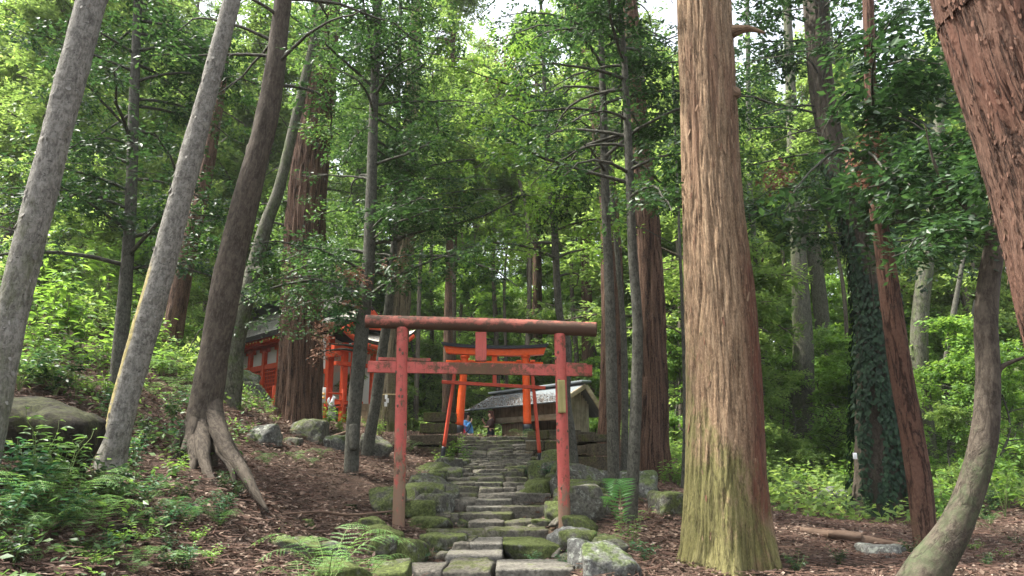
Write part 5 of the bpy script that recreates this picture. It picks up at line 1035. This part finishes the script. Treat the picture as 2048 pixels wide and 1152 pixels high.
c = catmull([[.10, .14, 1.42], [.16, .0, 1.24], [.12, -.17, 1.02], [-.1, -.16, 1.02], [-.17, .02, 1.25], [-.06, .13, 1.44], [.10, .14, 1.42]], 30); V_, Fs_, _ = tube(c, .016, 6); me = MB().add(V_, Fs_).mesh('strap', [M['navy']]); o = bpy.data.objects.new('shoulder_strap', me); COL.objects.link(o); o.parent = man
person(fw, R(200), 1.60, 'woman with long auburn hair, dark sheer blouse and long black skirt, one hand raised', True, ((.10, -.22, 1.15), (.28, -.10, 1.33), (.3, .1, 1), (0, 1, 0)), ((.08, .23, 1.13), (.22, .0, 1.12), (.3, -1, .1), (0, 0, 1)))
for nm, lab, x, y, wpx, hpx, mt in (('shopping_bag', 'crumpled white plastic bag held at the side of the man in blue', 913, 869, 17, 30, 'plastic'), ('hand_bag', 'small red bag between the white bag and the man in blue', 928, 868, 8, 22, 'redcloth')):
    kp = depth(x, y, 27.3)/FPX; p, F = rock_shape((wpx*kp, .14, hpx*kp), 31, 18, boxy=.5, amp=.13, facets=5, bumpf=2); tt_ = np.clip(p[:, 2]/(hpx*kp/2), -1, 1); p[:, 0] *= 1-.35*np.clip(tt_, 0, 1); c = P(x, y, 27.3)
    root = thing(nm, c-np.array([0, 0, hpx*kp/2]), lab, 'bag'); MB().add(p+c, F).build('bag_body', M[mt], root)
    th = np.linspace(0, np.pi, 12); cc = np.stack([c[0]+.06*np.cos(th), c[1]+0*th, c[2]+hpx*kp*.42+.13*np.sin(th)], 1); V, Fs, _ = tube(cc, .008, 6); MB().add(V, Fs).build('handle', M[mt], root)
# ------------------------------------------------------------------ ferns and shrubs
def fern(name, seed, nf, L, mat, up=1.0, pinn=16, detail=True, spread=1.0):
    r = np.random.default_rng(seed); Cs, Ds, Ns, Ls, Ws = [], [], [], [], []; mb = MB()
    for f in range(nf):
        a = 2*np.pi*(f+r.uniform(-.3, .3))/nf; l = L*r.uniform(.75, 1.15); d = np.array([math.cos(a), math.sin(a), 0]); s = np.array([-d[1], d[0], 0]); t_ = np.linspace(0, 1, 24)[:, None]; rise = up*r.uniform(.85, 1.5)
        c = d*l*spread*(t_**1.1)*.92+np.array([0, 0, 1])*l*(rise*t_-rise*.75*t_**2.2)+s*l*.1*r.normal()*t_**2
        V, Fs, _ = tube(c, np.linspace(.0045, .001, 24), 4, cap=False); mb.add(V, Fs, 1)
        T = unit(np.gradient(c, axis=0))
        for k in range(pinn):
            g_ = .14+.86*k/pinn; i = int(g_*23); pl = l*.30*math.sin(min(1, (g_-.05)*1.45)*math.pi*.5)**.8*(1-max(0, g_-.45)/.56)**.8+.012
            up_ = unit(np.cross(s, T[i]))*-1; up_ = up_ if up_[2] > 0 else -up_
            for sg in (-1, 1):
                pd = unit(s*sg+T[i]*.45+np.array([0, 0, -.12])); 
                if not detail: Cs.append(c[i]); Ds.append(pd); Ns.append(up_); Ls.append(pl); Ws.append(l*.026); continue
                m_ = max(4, int(pl/(l*.02)))
                for q in range(m_):
                    gq = (q+.5)/m_; pc = c[i]+pd*pl*gq-np.array([0, 0, 1])*pl*.18*gq*gq; w_ = l*.0125*(1-gq)**.6+.002; sd_ = unit(np.cross(pd, up_))
                    for s2 in (-1, 1): Cs.append(pc); Ds.append(unit(sd_*s2+pd*.55)); Ns.append(up_); Ls.append(w_); Ws.append(l*.014)
    V, F = leaf_quads(np.array(Cs), np.array(Ds), np.array(Ns)+r.normal(0, .12, (len(Cs), 3)), np.array(Ls), np.array(Ws)); mb.add(V, F, 0)
    me = mb.mesh(name, [M[mat], M['stem']], smooth=False); return me
FM = [fern('fern', 1, 7, .7, 'fern', 1.45, 15, spread=.95), fern('fern', 2, 5, .44, 'fern_dark', 1.2, 12, spread=.8), fern('fern', 3, 5, .52, 'fern', 1.1, 12, spread=.9), fern('fern', 4, 5, .4, 'fern_dark', 1.3, 15, spread=.7), fern('fern', 5, 3, 1.0, 'fern_dark', 1.7, 22, detail=False, spread=.4)]
def put(me, name, p, s, rz, label=None, cat='fern', group=None):
    o = bpy.data.objects.new(name, me); COL.objects.link(o); o.location = tuple(p); o.rotation_euler = (0, 0, rz); o.scale = (s, s, s); return tag(o, label, cat, group)
def shrub(seed, h, ns, leaf, asp, mat, nl=14, spread=.5, fold=True, whorl=False):
    r = np.random.default_rng(seed); C, D, N, L = [], [], [], []; st = MB()
    for s_ in range(ns):
        a = r.uniform(0, 2*np.pi); l = h*r.uniform(.6, 1.15); d = np.array([math.cos(a), math.sin(a), 0]); t_ = np.linspace(0, 1, 10)[:, None]; c = d*l*spread*r.uniform(.3, 1)*t_**1.4+np.array([0, 0, l])*t_+r.normal(0, .02*l, (10, 3))*t_; c[0, 2] = -.05
        V, Fs, _ = tube(c, np.linspace(.007, .002, 10)*max(1, h), 5, cap=False); st.add(V, Fs)
        for k in range(nl):
            g_ = 1-(k/nl)**1.2*.75 if not whorl else (1-.06*(k % 3) if k < nl*.6 else r.uniform(.35, .8)); b = c[min(9, int(g_*9))]; az = k*2.4+r.normal(0, .3); dd = unit(np.array([math.cos(az), math.sin(az), r.uniform(-.25, .45)])); q = b+dd*leaf*r.uniform(.1, .5)
            C.append(q); D.append(dd); N.append(unit(np.array([r.normal(0, .3), r.normal(0, .3), 1])-dd*dd[2])); L.append(leaf*r.uniform(.7, 1.2)*(1 if g_ > .4 else .8))
    V, F = leaf_quads(np.array(C), np.array(D), np.array(N), np.array(L), np.array(L)*asp, fold=fold); return st, (V, F), mat
SP = [shrub(11, .62, 6, .12, .48, 'leaf_bright', 16), shrub(12, .45, 7, .10, .55, 'leaf_blue', 14, .8), shrub(13, .7, 5, .13, .36, 'leaf_mid', 18, .6), shrub(14, .35, 8, .075, .5, 'leaf_bright', 14, .9), shrub(15, .5, 8, .09, .5, 'leaf_dark', 16, .8), shrub(16, 1.0, 4, .15, .45, 'leaf_bright', 16, .5, whorl=True)]
SPR = {}
def put_shrub(kind, p, s, rz, label, group=None):
    if kind not in SPR:
        st, (V, F), mt = SP[kind]; root = thing('leafy_shrub', (0, 0, 0), label, 'shrub', group); st.build('stem', M['stem'], root); MB().add(V, F).build('foliage', M[mt], root, smooth=False); SPR[kind] = root
        root.location = tuple(p); root.rotation_euler = (0, 0, rz); root.scale = (s, s, s); return root
    o = copy_tree(SPR[kind], p, rz, s, label)
    if group: o['group'] = group
    return o
def zone(objs, phrase, group=None):
    """objs: [(screen x, object)]: labels counted from the left"""
    objs = sorted(objs, key=lambda t: t[0]); n = len(objs)
    for k, (_, o) in enumerate(objs): o['label'] = phrase+(f', {ordn(k)} from the left' if n > 1 else ''); 
    if group:
        for _, o in objs: o['group'] = group
def scatter_zone(phrase, kinds, poly, n, smin, smax, seed, group, ferny=False):
    r = np.random.default_rng(seed); x0, x1, y0, y1 = poly; out = []; tries = 0; pts = []
    while len(out) < n and tries < n*30:
        tries += 1; px, py = r.uniform(x0, x1), r.uniform(y0, y1)
        if any((px-a)**2+((py-b)*1.6)**2 < ((x1-x0)*(y1-y0)/n)*.35 for a, b in pts): continue
        g_ = G(px, py)
        if g_ is None: continue
        pts.append((px, py)); k = kinds[r.integers(len(kinds))]; s = r.uniform(smin, smax)
        o = put(FM[k], 'fern', g_-[0, 0, .02], s, r.uniform(0, 6.3)) if ferny else put_shrub(k, g_-[0, 0, .02], s, r.uniform(0, 6.3), 'x', group)
        if ferny: o['group'] = group
        out.append((px, o))
    zone(out, phrase, group)
scatter_zone('bright leafy sapling on the upper left bank', [0, 5, 2], (20, 250, 640, 705), 11, 1.1, 1.8, 1, 'bright saplings on the upper left bank')
scatter_zone('bright green shrub around the middle of the left bank', [0, 3, 2], (60, 460, 700, 800), 19, .7, 1.2, 2, 'shrubs on the middle left bank')
scatter_zone('broad-leaved plant between the pale trunk and the spreading roots', [1, 2, 3, 4], (210, 400, 800, 960), 13, .55, .95, 3, 'plants by the spreading roots')
scatter_zone('blue green plant below the brown boulder at the lower left', [1, 4, 2], (0, 220, 960, 1080), 13, .5, .85, 4, 'plants at the lower left')
scatter_zone('dark leafy plant in the bottom left corner', [1, 4, 3], (0, 420, 1085, 1152), 12, .35, .65, 5, 'plants in the bottom left corner')
scatter_zone('low plant on the slope under the spreading roots', [3, 1, 4], (230, 480, 965, 1080), 13, .35, .6, 6, 'plants below the spreading roots')
scatter_zone('bright plant in front of the shrine and the roped tree', [3, 0], (640, 830, 835, 880), 10, .55, .95, 7, 'plants before the shrine')
scatter_zone('small bright plant beside the left boulders under the cedar', [3, 0], (460, 660, 790, 880), 9, .4, .7, 8, 'plants by the cedar boulders')
scatter_zone('dark leafy plant beside the leftmost leaning trunk', [2, 4, 1], (0, 120, 745, 800), 5, .9, 1.3, 9, 'plants by the leftmost trunk')
scatter_zone('green plant on the floor beyond the huge tan trunk', [0, 3, 2, 4], (1530, 1720, 905, 1000), 20, .6, 1.2, 10, 'plants beyond the tan trunk')
scatter_zone('leafy plant in the thicket around the curved trunk', [0, 2, 4, 5], (1860, 2048, 900, 1060), 19, .8, 1.4, 11, 'plants around the curved trunk')
scatter_zone('plant between the ivy tree and the leaning red trunk', [2, 0, 4], (1700, 1840, 930, 1050), 8, .6, .9, 12, 'plants at the ivy tree')
scatter_zone('small plant in the leaf litter at the lower right', [4, 3], (1560, 2040, 1070, 1152), 8, .35, .55, 13, 'plants at the lower right')
scatter_zone('bright plant between the huge tan trunk and the dark cedar', [0, 3], (1320, 1372, 925, 980), 6, .7, 1.1, 14, 'plants by the dark cedar')
scatter_zone('leafy tuft on the mossy rocks right of the steps', [3, 1], (1050, 1140, 915, 960), 6, .4, .6, 15, 'tufts on the right rocks')
scatter_zone('leafy tuft growing left of the upper steps', [3, 0], (880, 930, 895, 935), 6, .5, .8, 16, 'tufts left of the upper steps')
scatter_zone('bright shrub on top of the right stone wall', [0, 3], (1150, 1200, 858, 868), 4, .5, .8, 17, 'shrubs on the wall')
scatter_zone('small ivy-like plant among the lowest steps', [1], (800, 1160, 1090, 1150), 6, .28, .4, 18, 'small plants in the lowest steps')
scatter_zone('fern on the lower left bank', [1, 2, 0], (0, 200, 1020, 1110), 9, .6, .85, 21, 'ferns on the lower left bank', True)
scatter_zone('fern on the slope between the split pale trunk and the roots', [1, 3, 2], (210, 440, 1000, 1070), 7, .6, .9, 22, 'ferns on the middle slope', True)
scatter_zone('fern by the boulders under the broad cedar', [1, 3, 2], (530, 660, 905, 950), 4, .7, 1.0, 23, 'ferns under the broad cedar', True)
scatter_zone('fern on the bottom left edge', [1, 2], (60, 420, 1110, 1152), 5, .5, .7, 24, 'ferns on the bottom left edge', True)
scatter_zone('fern in the thicket left of the curved trunk foot', [2, 3], (1880, 2040, 1000, 1090), 6, .9, 1.2, 25, 'ferns at the curved trunk', True)
scatter_zone('fern on the left bank among the bright shrubs', [2, 0], (240, 430, 740, 800), 6, .9, 1.4, 26, 'ferns among the shrubs', True)
for px, py, k, s, rz, lab in [(655, 1178, 0, 1.15, .4, 'large pale green fern clump at the bottom edge left of the steps'), (730, 1172, 2, 1.1, 1.4, 'spreading pale green fern at the bottom edge nearest the steps'), (600, 1180, 2, .95, 2.4, 'pale green fern at the bottom edge, outer left of the bright clump'),
                         (1243, 1075, 4, .8, 1.0, 'tall upright fern with long arching fronds beside the lichened slim trunk'), (1215, 1088, 1, .65, .3, 'low fern below the tall upright fern, right of the steps'), (1046, 884, 2, 1.2, .3, 'light green fern drooping over the top right end of the steps'), (1085, 868, 0, 1.1, 2.0, 'bright fern on the right wall above the steps'),
                         (870, 846, 0, 1.1, .7, 'bright fern on the stone blocks left of the steps'), (820, 905, 2, 1.0, 0, 'bright fern left of the stone blocks')]:
    g_ = G(px, min(py, 1250)); put(FM[k], 'fern', g_-[0, 0, .02], s, rz, lab)
for px, py, k, s, lab in [(1262, 1100, 2, .62, 'long leaved shrub at the right edge of the steps below the upright fern'), (1290, 1130, 1, .5, 'blue green shrub left of the flared base of the huge tan trunk'), (150, 800, 5, .8, 'big leaved sapling leaning over the brown boulder'), (1835, 740, 5, .01, '')][:3]:
    put_shrub(k, G(px, py), s, 1.0, lab)
# sapling with bright leaves between leaning red trunk and curved trunk, built larger
scatter_zone('bright leaved sapling behind the leaning red trunk', [5, 0], (1840, 1900, 945, 985), 3, 2.2, 3.0, 31, 'saplings behind the red trunk')
# ------------------------------------------------------------------ fallen logs, sheet
for lab, pts in [('rotten fallen log lying on the leaf litter left of the leaning red trunk', [(1600, 1072, 10.9, 15), (1660, 1080, 10.8, 22), (1740, 1094, 10.6, 22), (1825, 1108, 10.4, 14)]), ('short broken log resting on top of the longer fallen log', [(1655, 1068, 10.7, 14), (1690, 1070, 10.65, 17), (1722, 1074, 10.6, 17)]),
                 ('dead grey branch on the bank before the brown roots', [(560, 1040, 8.9, 3), (640, 1024, 9.4, 5), (700, 1030, 10, 5), (790, 1022, 10.5, 3)]), ('short stick pile pole beside the rock under the slim tree', [(650, 880, 15, 7), (672, 872, 15.3, 8), (700, 862, 15.7, 6)])]:
    q = np.array([PR(*a) for a in pts]); q[:, 2] = np.maximum(q[:, 2], H(q[:, 0], q[:, 1])+q[:, 3]*.6); mb = MB(); c = catmull(q, 50); V, Fs, bk = tube(c[:, :3], c[:, 3], 20, lambda th, s, r_, b: (r_.ravel()*.2*fbm(b.reshape(-1, 3)*np.array([14, 14, 3]), 6, 3)).reshape(r_.shape)); mb.add(V, Fs)
    o = mb.build('fallen_log' if pts[0][3] > 12 else 'dead_branch', M['log'] if pts[0][3] > 12 else M['twig']); tag(o, lab, 'log' if pts[0][3] > 12 else 'branch')
rock_px('pale grey green wedge of stone between the fallen log and the curved trunk', 1732, 1814, 1094, 1138, 'rock_grey', 555, Y=9.6)
# ------------------------------------------------------------------ litter and ground cover (uncountable)
r = np.random.default_rng(55)
def scatter_ground(n, ymin, ymax, pw, fn):
    y = ymin+(ymax-ymin)*r.uniform(0, 1, n)**pw; x = (r.uniform(-.72, .74, n))*(y+1.0); k = fn(x, y); return x[k], y[k]
pathm = lambda x, y: np.exp(-((x+.1)/1.1)**2)*(y > 6)*(y < 23)
x, y = scatter_ground(150000, 4.2, 30, 1.15, lambda x, y: (r.uniform(0, 1, len(x)) > pathm(x, y)*.93) & (fbm(np.stack([x, y, 0*x], 1)*.9, 44, 3)+.35 > r.uniform(-.3, .6, len(x))) & ~((x > 2) & (y > 14) & (r.uniform(0, 1, len(x)) < .5)))
n = len(x); z = H(x, y)+.02+r.uniform(0, .035, n); D = unit(np.stack([r.normal(0, 1, n), r.normal(0, 1, n), r.normal(0, .25, n)], 1)); N = unit(np.stack([r.normal(0, .5, n), r.normal(0, .5, n), np.ones(n)], 1)); L = r.uniform(.03, .075, n)*(1+.025*y)
V, F = leaf_quads(np.stack([x, y, z], 1), D, N, L, L*.5); o = MB().add(V, F).build('leaf_litter', M['litter'], smooth=False); tag(o, 'brown fallen leaves scattered over the forest floor', 'leaves', None, 'stuff')
x, y = scatter_ground(26000, 4.2, 22, 1.2, lambda x, y: r.uniform(0, 1, len(x)) > pathm(x, y)*.97)
n = len(x); a = r.uniform(0, np.pi, n); l = r.uniform(.05, .28, n)*.5*(1+.02*y); d = np.stack([np.cos(a), np.sin(a), r.normal(0, .12, n)], 1)*l[:, None]; c = np.stack([x, y, H(x, y)+.035+r.uniform(0, .03, n)], 1); wv = np.stack([-np.sin(a), np.cos(a), 0*a], 1)*.0035*(1+.06*y)[:, None]; hv = np.array([0, 0, .005])
V = np.stack([c-d-wv, c-d+wv, c-d+hv, c+d-wv, c+d+wv, c+d+hv], 1).reshape(-1, 3); b = np.arange(n)[:, None]*6; F = np.concatenate([b+[[0, 3, 5, 2]], b+[[2, 5, 4, 1]]])
o = MB().add(V, F).build('fallen_twigs', m_leaf('twig_litter', [(.03, .017, .012), (.08, .045, .032), (.16, .095, .068)], 0, .8, .2), smooth=False); tag(o, 'reddish brown cedar twigs littering the forest floor', 'twigs', None, 'stuff')
def cover(name, label, n, ymin, ymax, fn, hmax, leaf, mat, m=9):
    x, y = scatter_ground(n, ymin, ymax, .8, fn); k = len(x); c = np.stack([x, y, H(x, y)], 1); c = np.repeat(c, m, 0); q = len(c); c = c+np.stack([r.normal(0, .14, q), r.normal(0, .14, q), np.abs(r.normal(0, hmax*.5, q))], 1)
    D = unit(np.stack([r.normal(0, 1, q), r.normal(0, 1, q), r.normal(0, .4, q)], 1)); N = unit(np.stack([r.normal(0, .5, q), r.normal(0, .5, q), np.ones(q)], 1)); L = leaf*r.uniform(.7, 1.3, q)*(1+.012*c[:, 1])
    V, F = leaf_quads(c, D, N, L, L*.5); o = MB().add(V, F).build(name, M[mat], smooth=False); tag(o, label, 'ground cover', None, 'stuff')
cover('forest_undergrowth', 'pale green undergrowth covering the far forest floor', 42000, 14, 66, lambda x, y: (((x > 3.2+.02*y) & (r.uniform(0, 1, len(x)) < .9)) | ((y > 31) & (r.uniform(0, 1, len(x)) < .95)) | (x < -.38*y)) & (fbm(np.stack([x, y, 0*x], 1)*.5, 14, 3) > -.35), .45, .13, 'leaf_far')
cover('bank_ground_cover', 'small dark leaves of low plants creeping over the left bank', 7000, 4.5, 20, lambda x, y: (x < -1.6-.22*y) & (fbm(np.stack([x, y, 0*x], 1)*.8, 15, 3) > 0), .2, .075, 'leaf_mid', 9)
cover('moss_plants', 'tiny green plants between the mossy stones along the steps', 1500, 7, 22, lambda x, y: (np.abs(x+.1) < 2.4) & (np.abs(x+.1) > .9) & (fbm(np.stack([x, y, 0*x], 1)*1.2, 16, 3) > .1), .05, .035, 'leaf_bright', 7)
# ------------------------------------------------------------------ dead leaf clusters hanging in the branches
def dead(root, pts, Y, rad, nm='dry_leaves', n=7, leaf=.07):
    r = np.random.default_rng(int(Y*100)); ce = np.concatenate([P(px, py, Y)+r.normal(0, rad*depth(px, py, Y)/FPX*.5, (n, 3)) for px, py in pts]); V, F = crown_leaves(ce, r, .14, leaf, 16, .45, .8); MB().add(V, F).build(nm, M['leaf_dead'], root, smooth=False)
dead(r8, [(700, 560), (650, 660), (705, 600), (640, 700), (665, 640), (790, 545), (720, 545)], 12.6, 26)
dead(r11, [(1000, 90), (1020, 120), (985, 140), (1010, 160)], 14.6, 24)
dead(r18, [(1745, 310), (1740, 350), (1780, 380), (1560, 350), (1740, 290), (1860, 370)], 9.7, 26, leaf=.085)
# ------------------------------------------------------------------ labels of the far trees, counted from the left per kind and row
bands = {}
desc = {'broad': 'far broadleaf tree with green crown', 0: 'broad light green tree', 1: 'mid green leafy tree', 2: 'dark evergreen tree', 3: 'tall straight cedar', 4: 'small bright leafy undergrowth tree', 5: 'small pale leafy undergrowth tree', 6: 'thin bare-stemmed tree'}
for o, k, px, Y in FAROBJ:
    b = 'on the near slope' if Y < 28 else 'in the middle distance' if Y < 40 else 'far back up the hill' if Y < 58 else 'farthest back on the hill'
    bands.setdefault((k, b), []).append((px, o))
for (k, b), L_ in bands.items(): zone(L_, f'{desc[k]} {b}', {4: 'undergrowth trees'}.get(k, 'undergrowth trees' if k == 5 else 'forest trees on the hill'))


# ------------------------------------------------------------------ damp air between the trees
t = NT('forest_air'); vol = t.n('VolumePrincipled', {'Color': (.93, .97, .95, 1), 'Density': .0004, 'Anisotropy': .2}); t.t.links.new(vol.outputs[0], t.out.inputs['Volume'])
V, Fs = box((0, 51, 27), (148, 121, 70)); o = MB().add(V, Fs).build('haze', t.m, smooth=False); tag(o, 'thin pale haze between the trees', None, None, 'stuff')
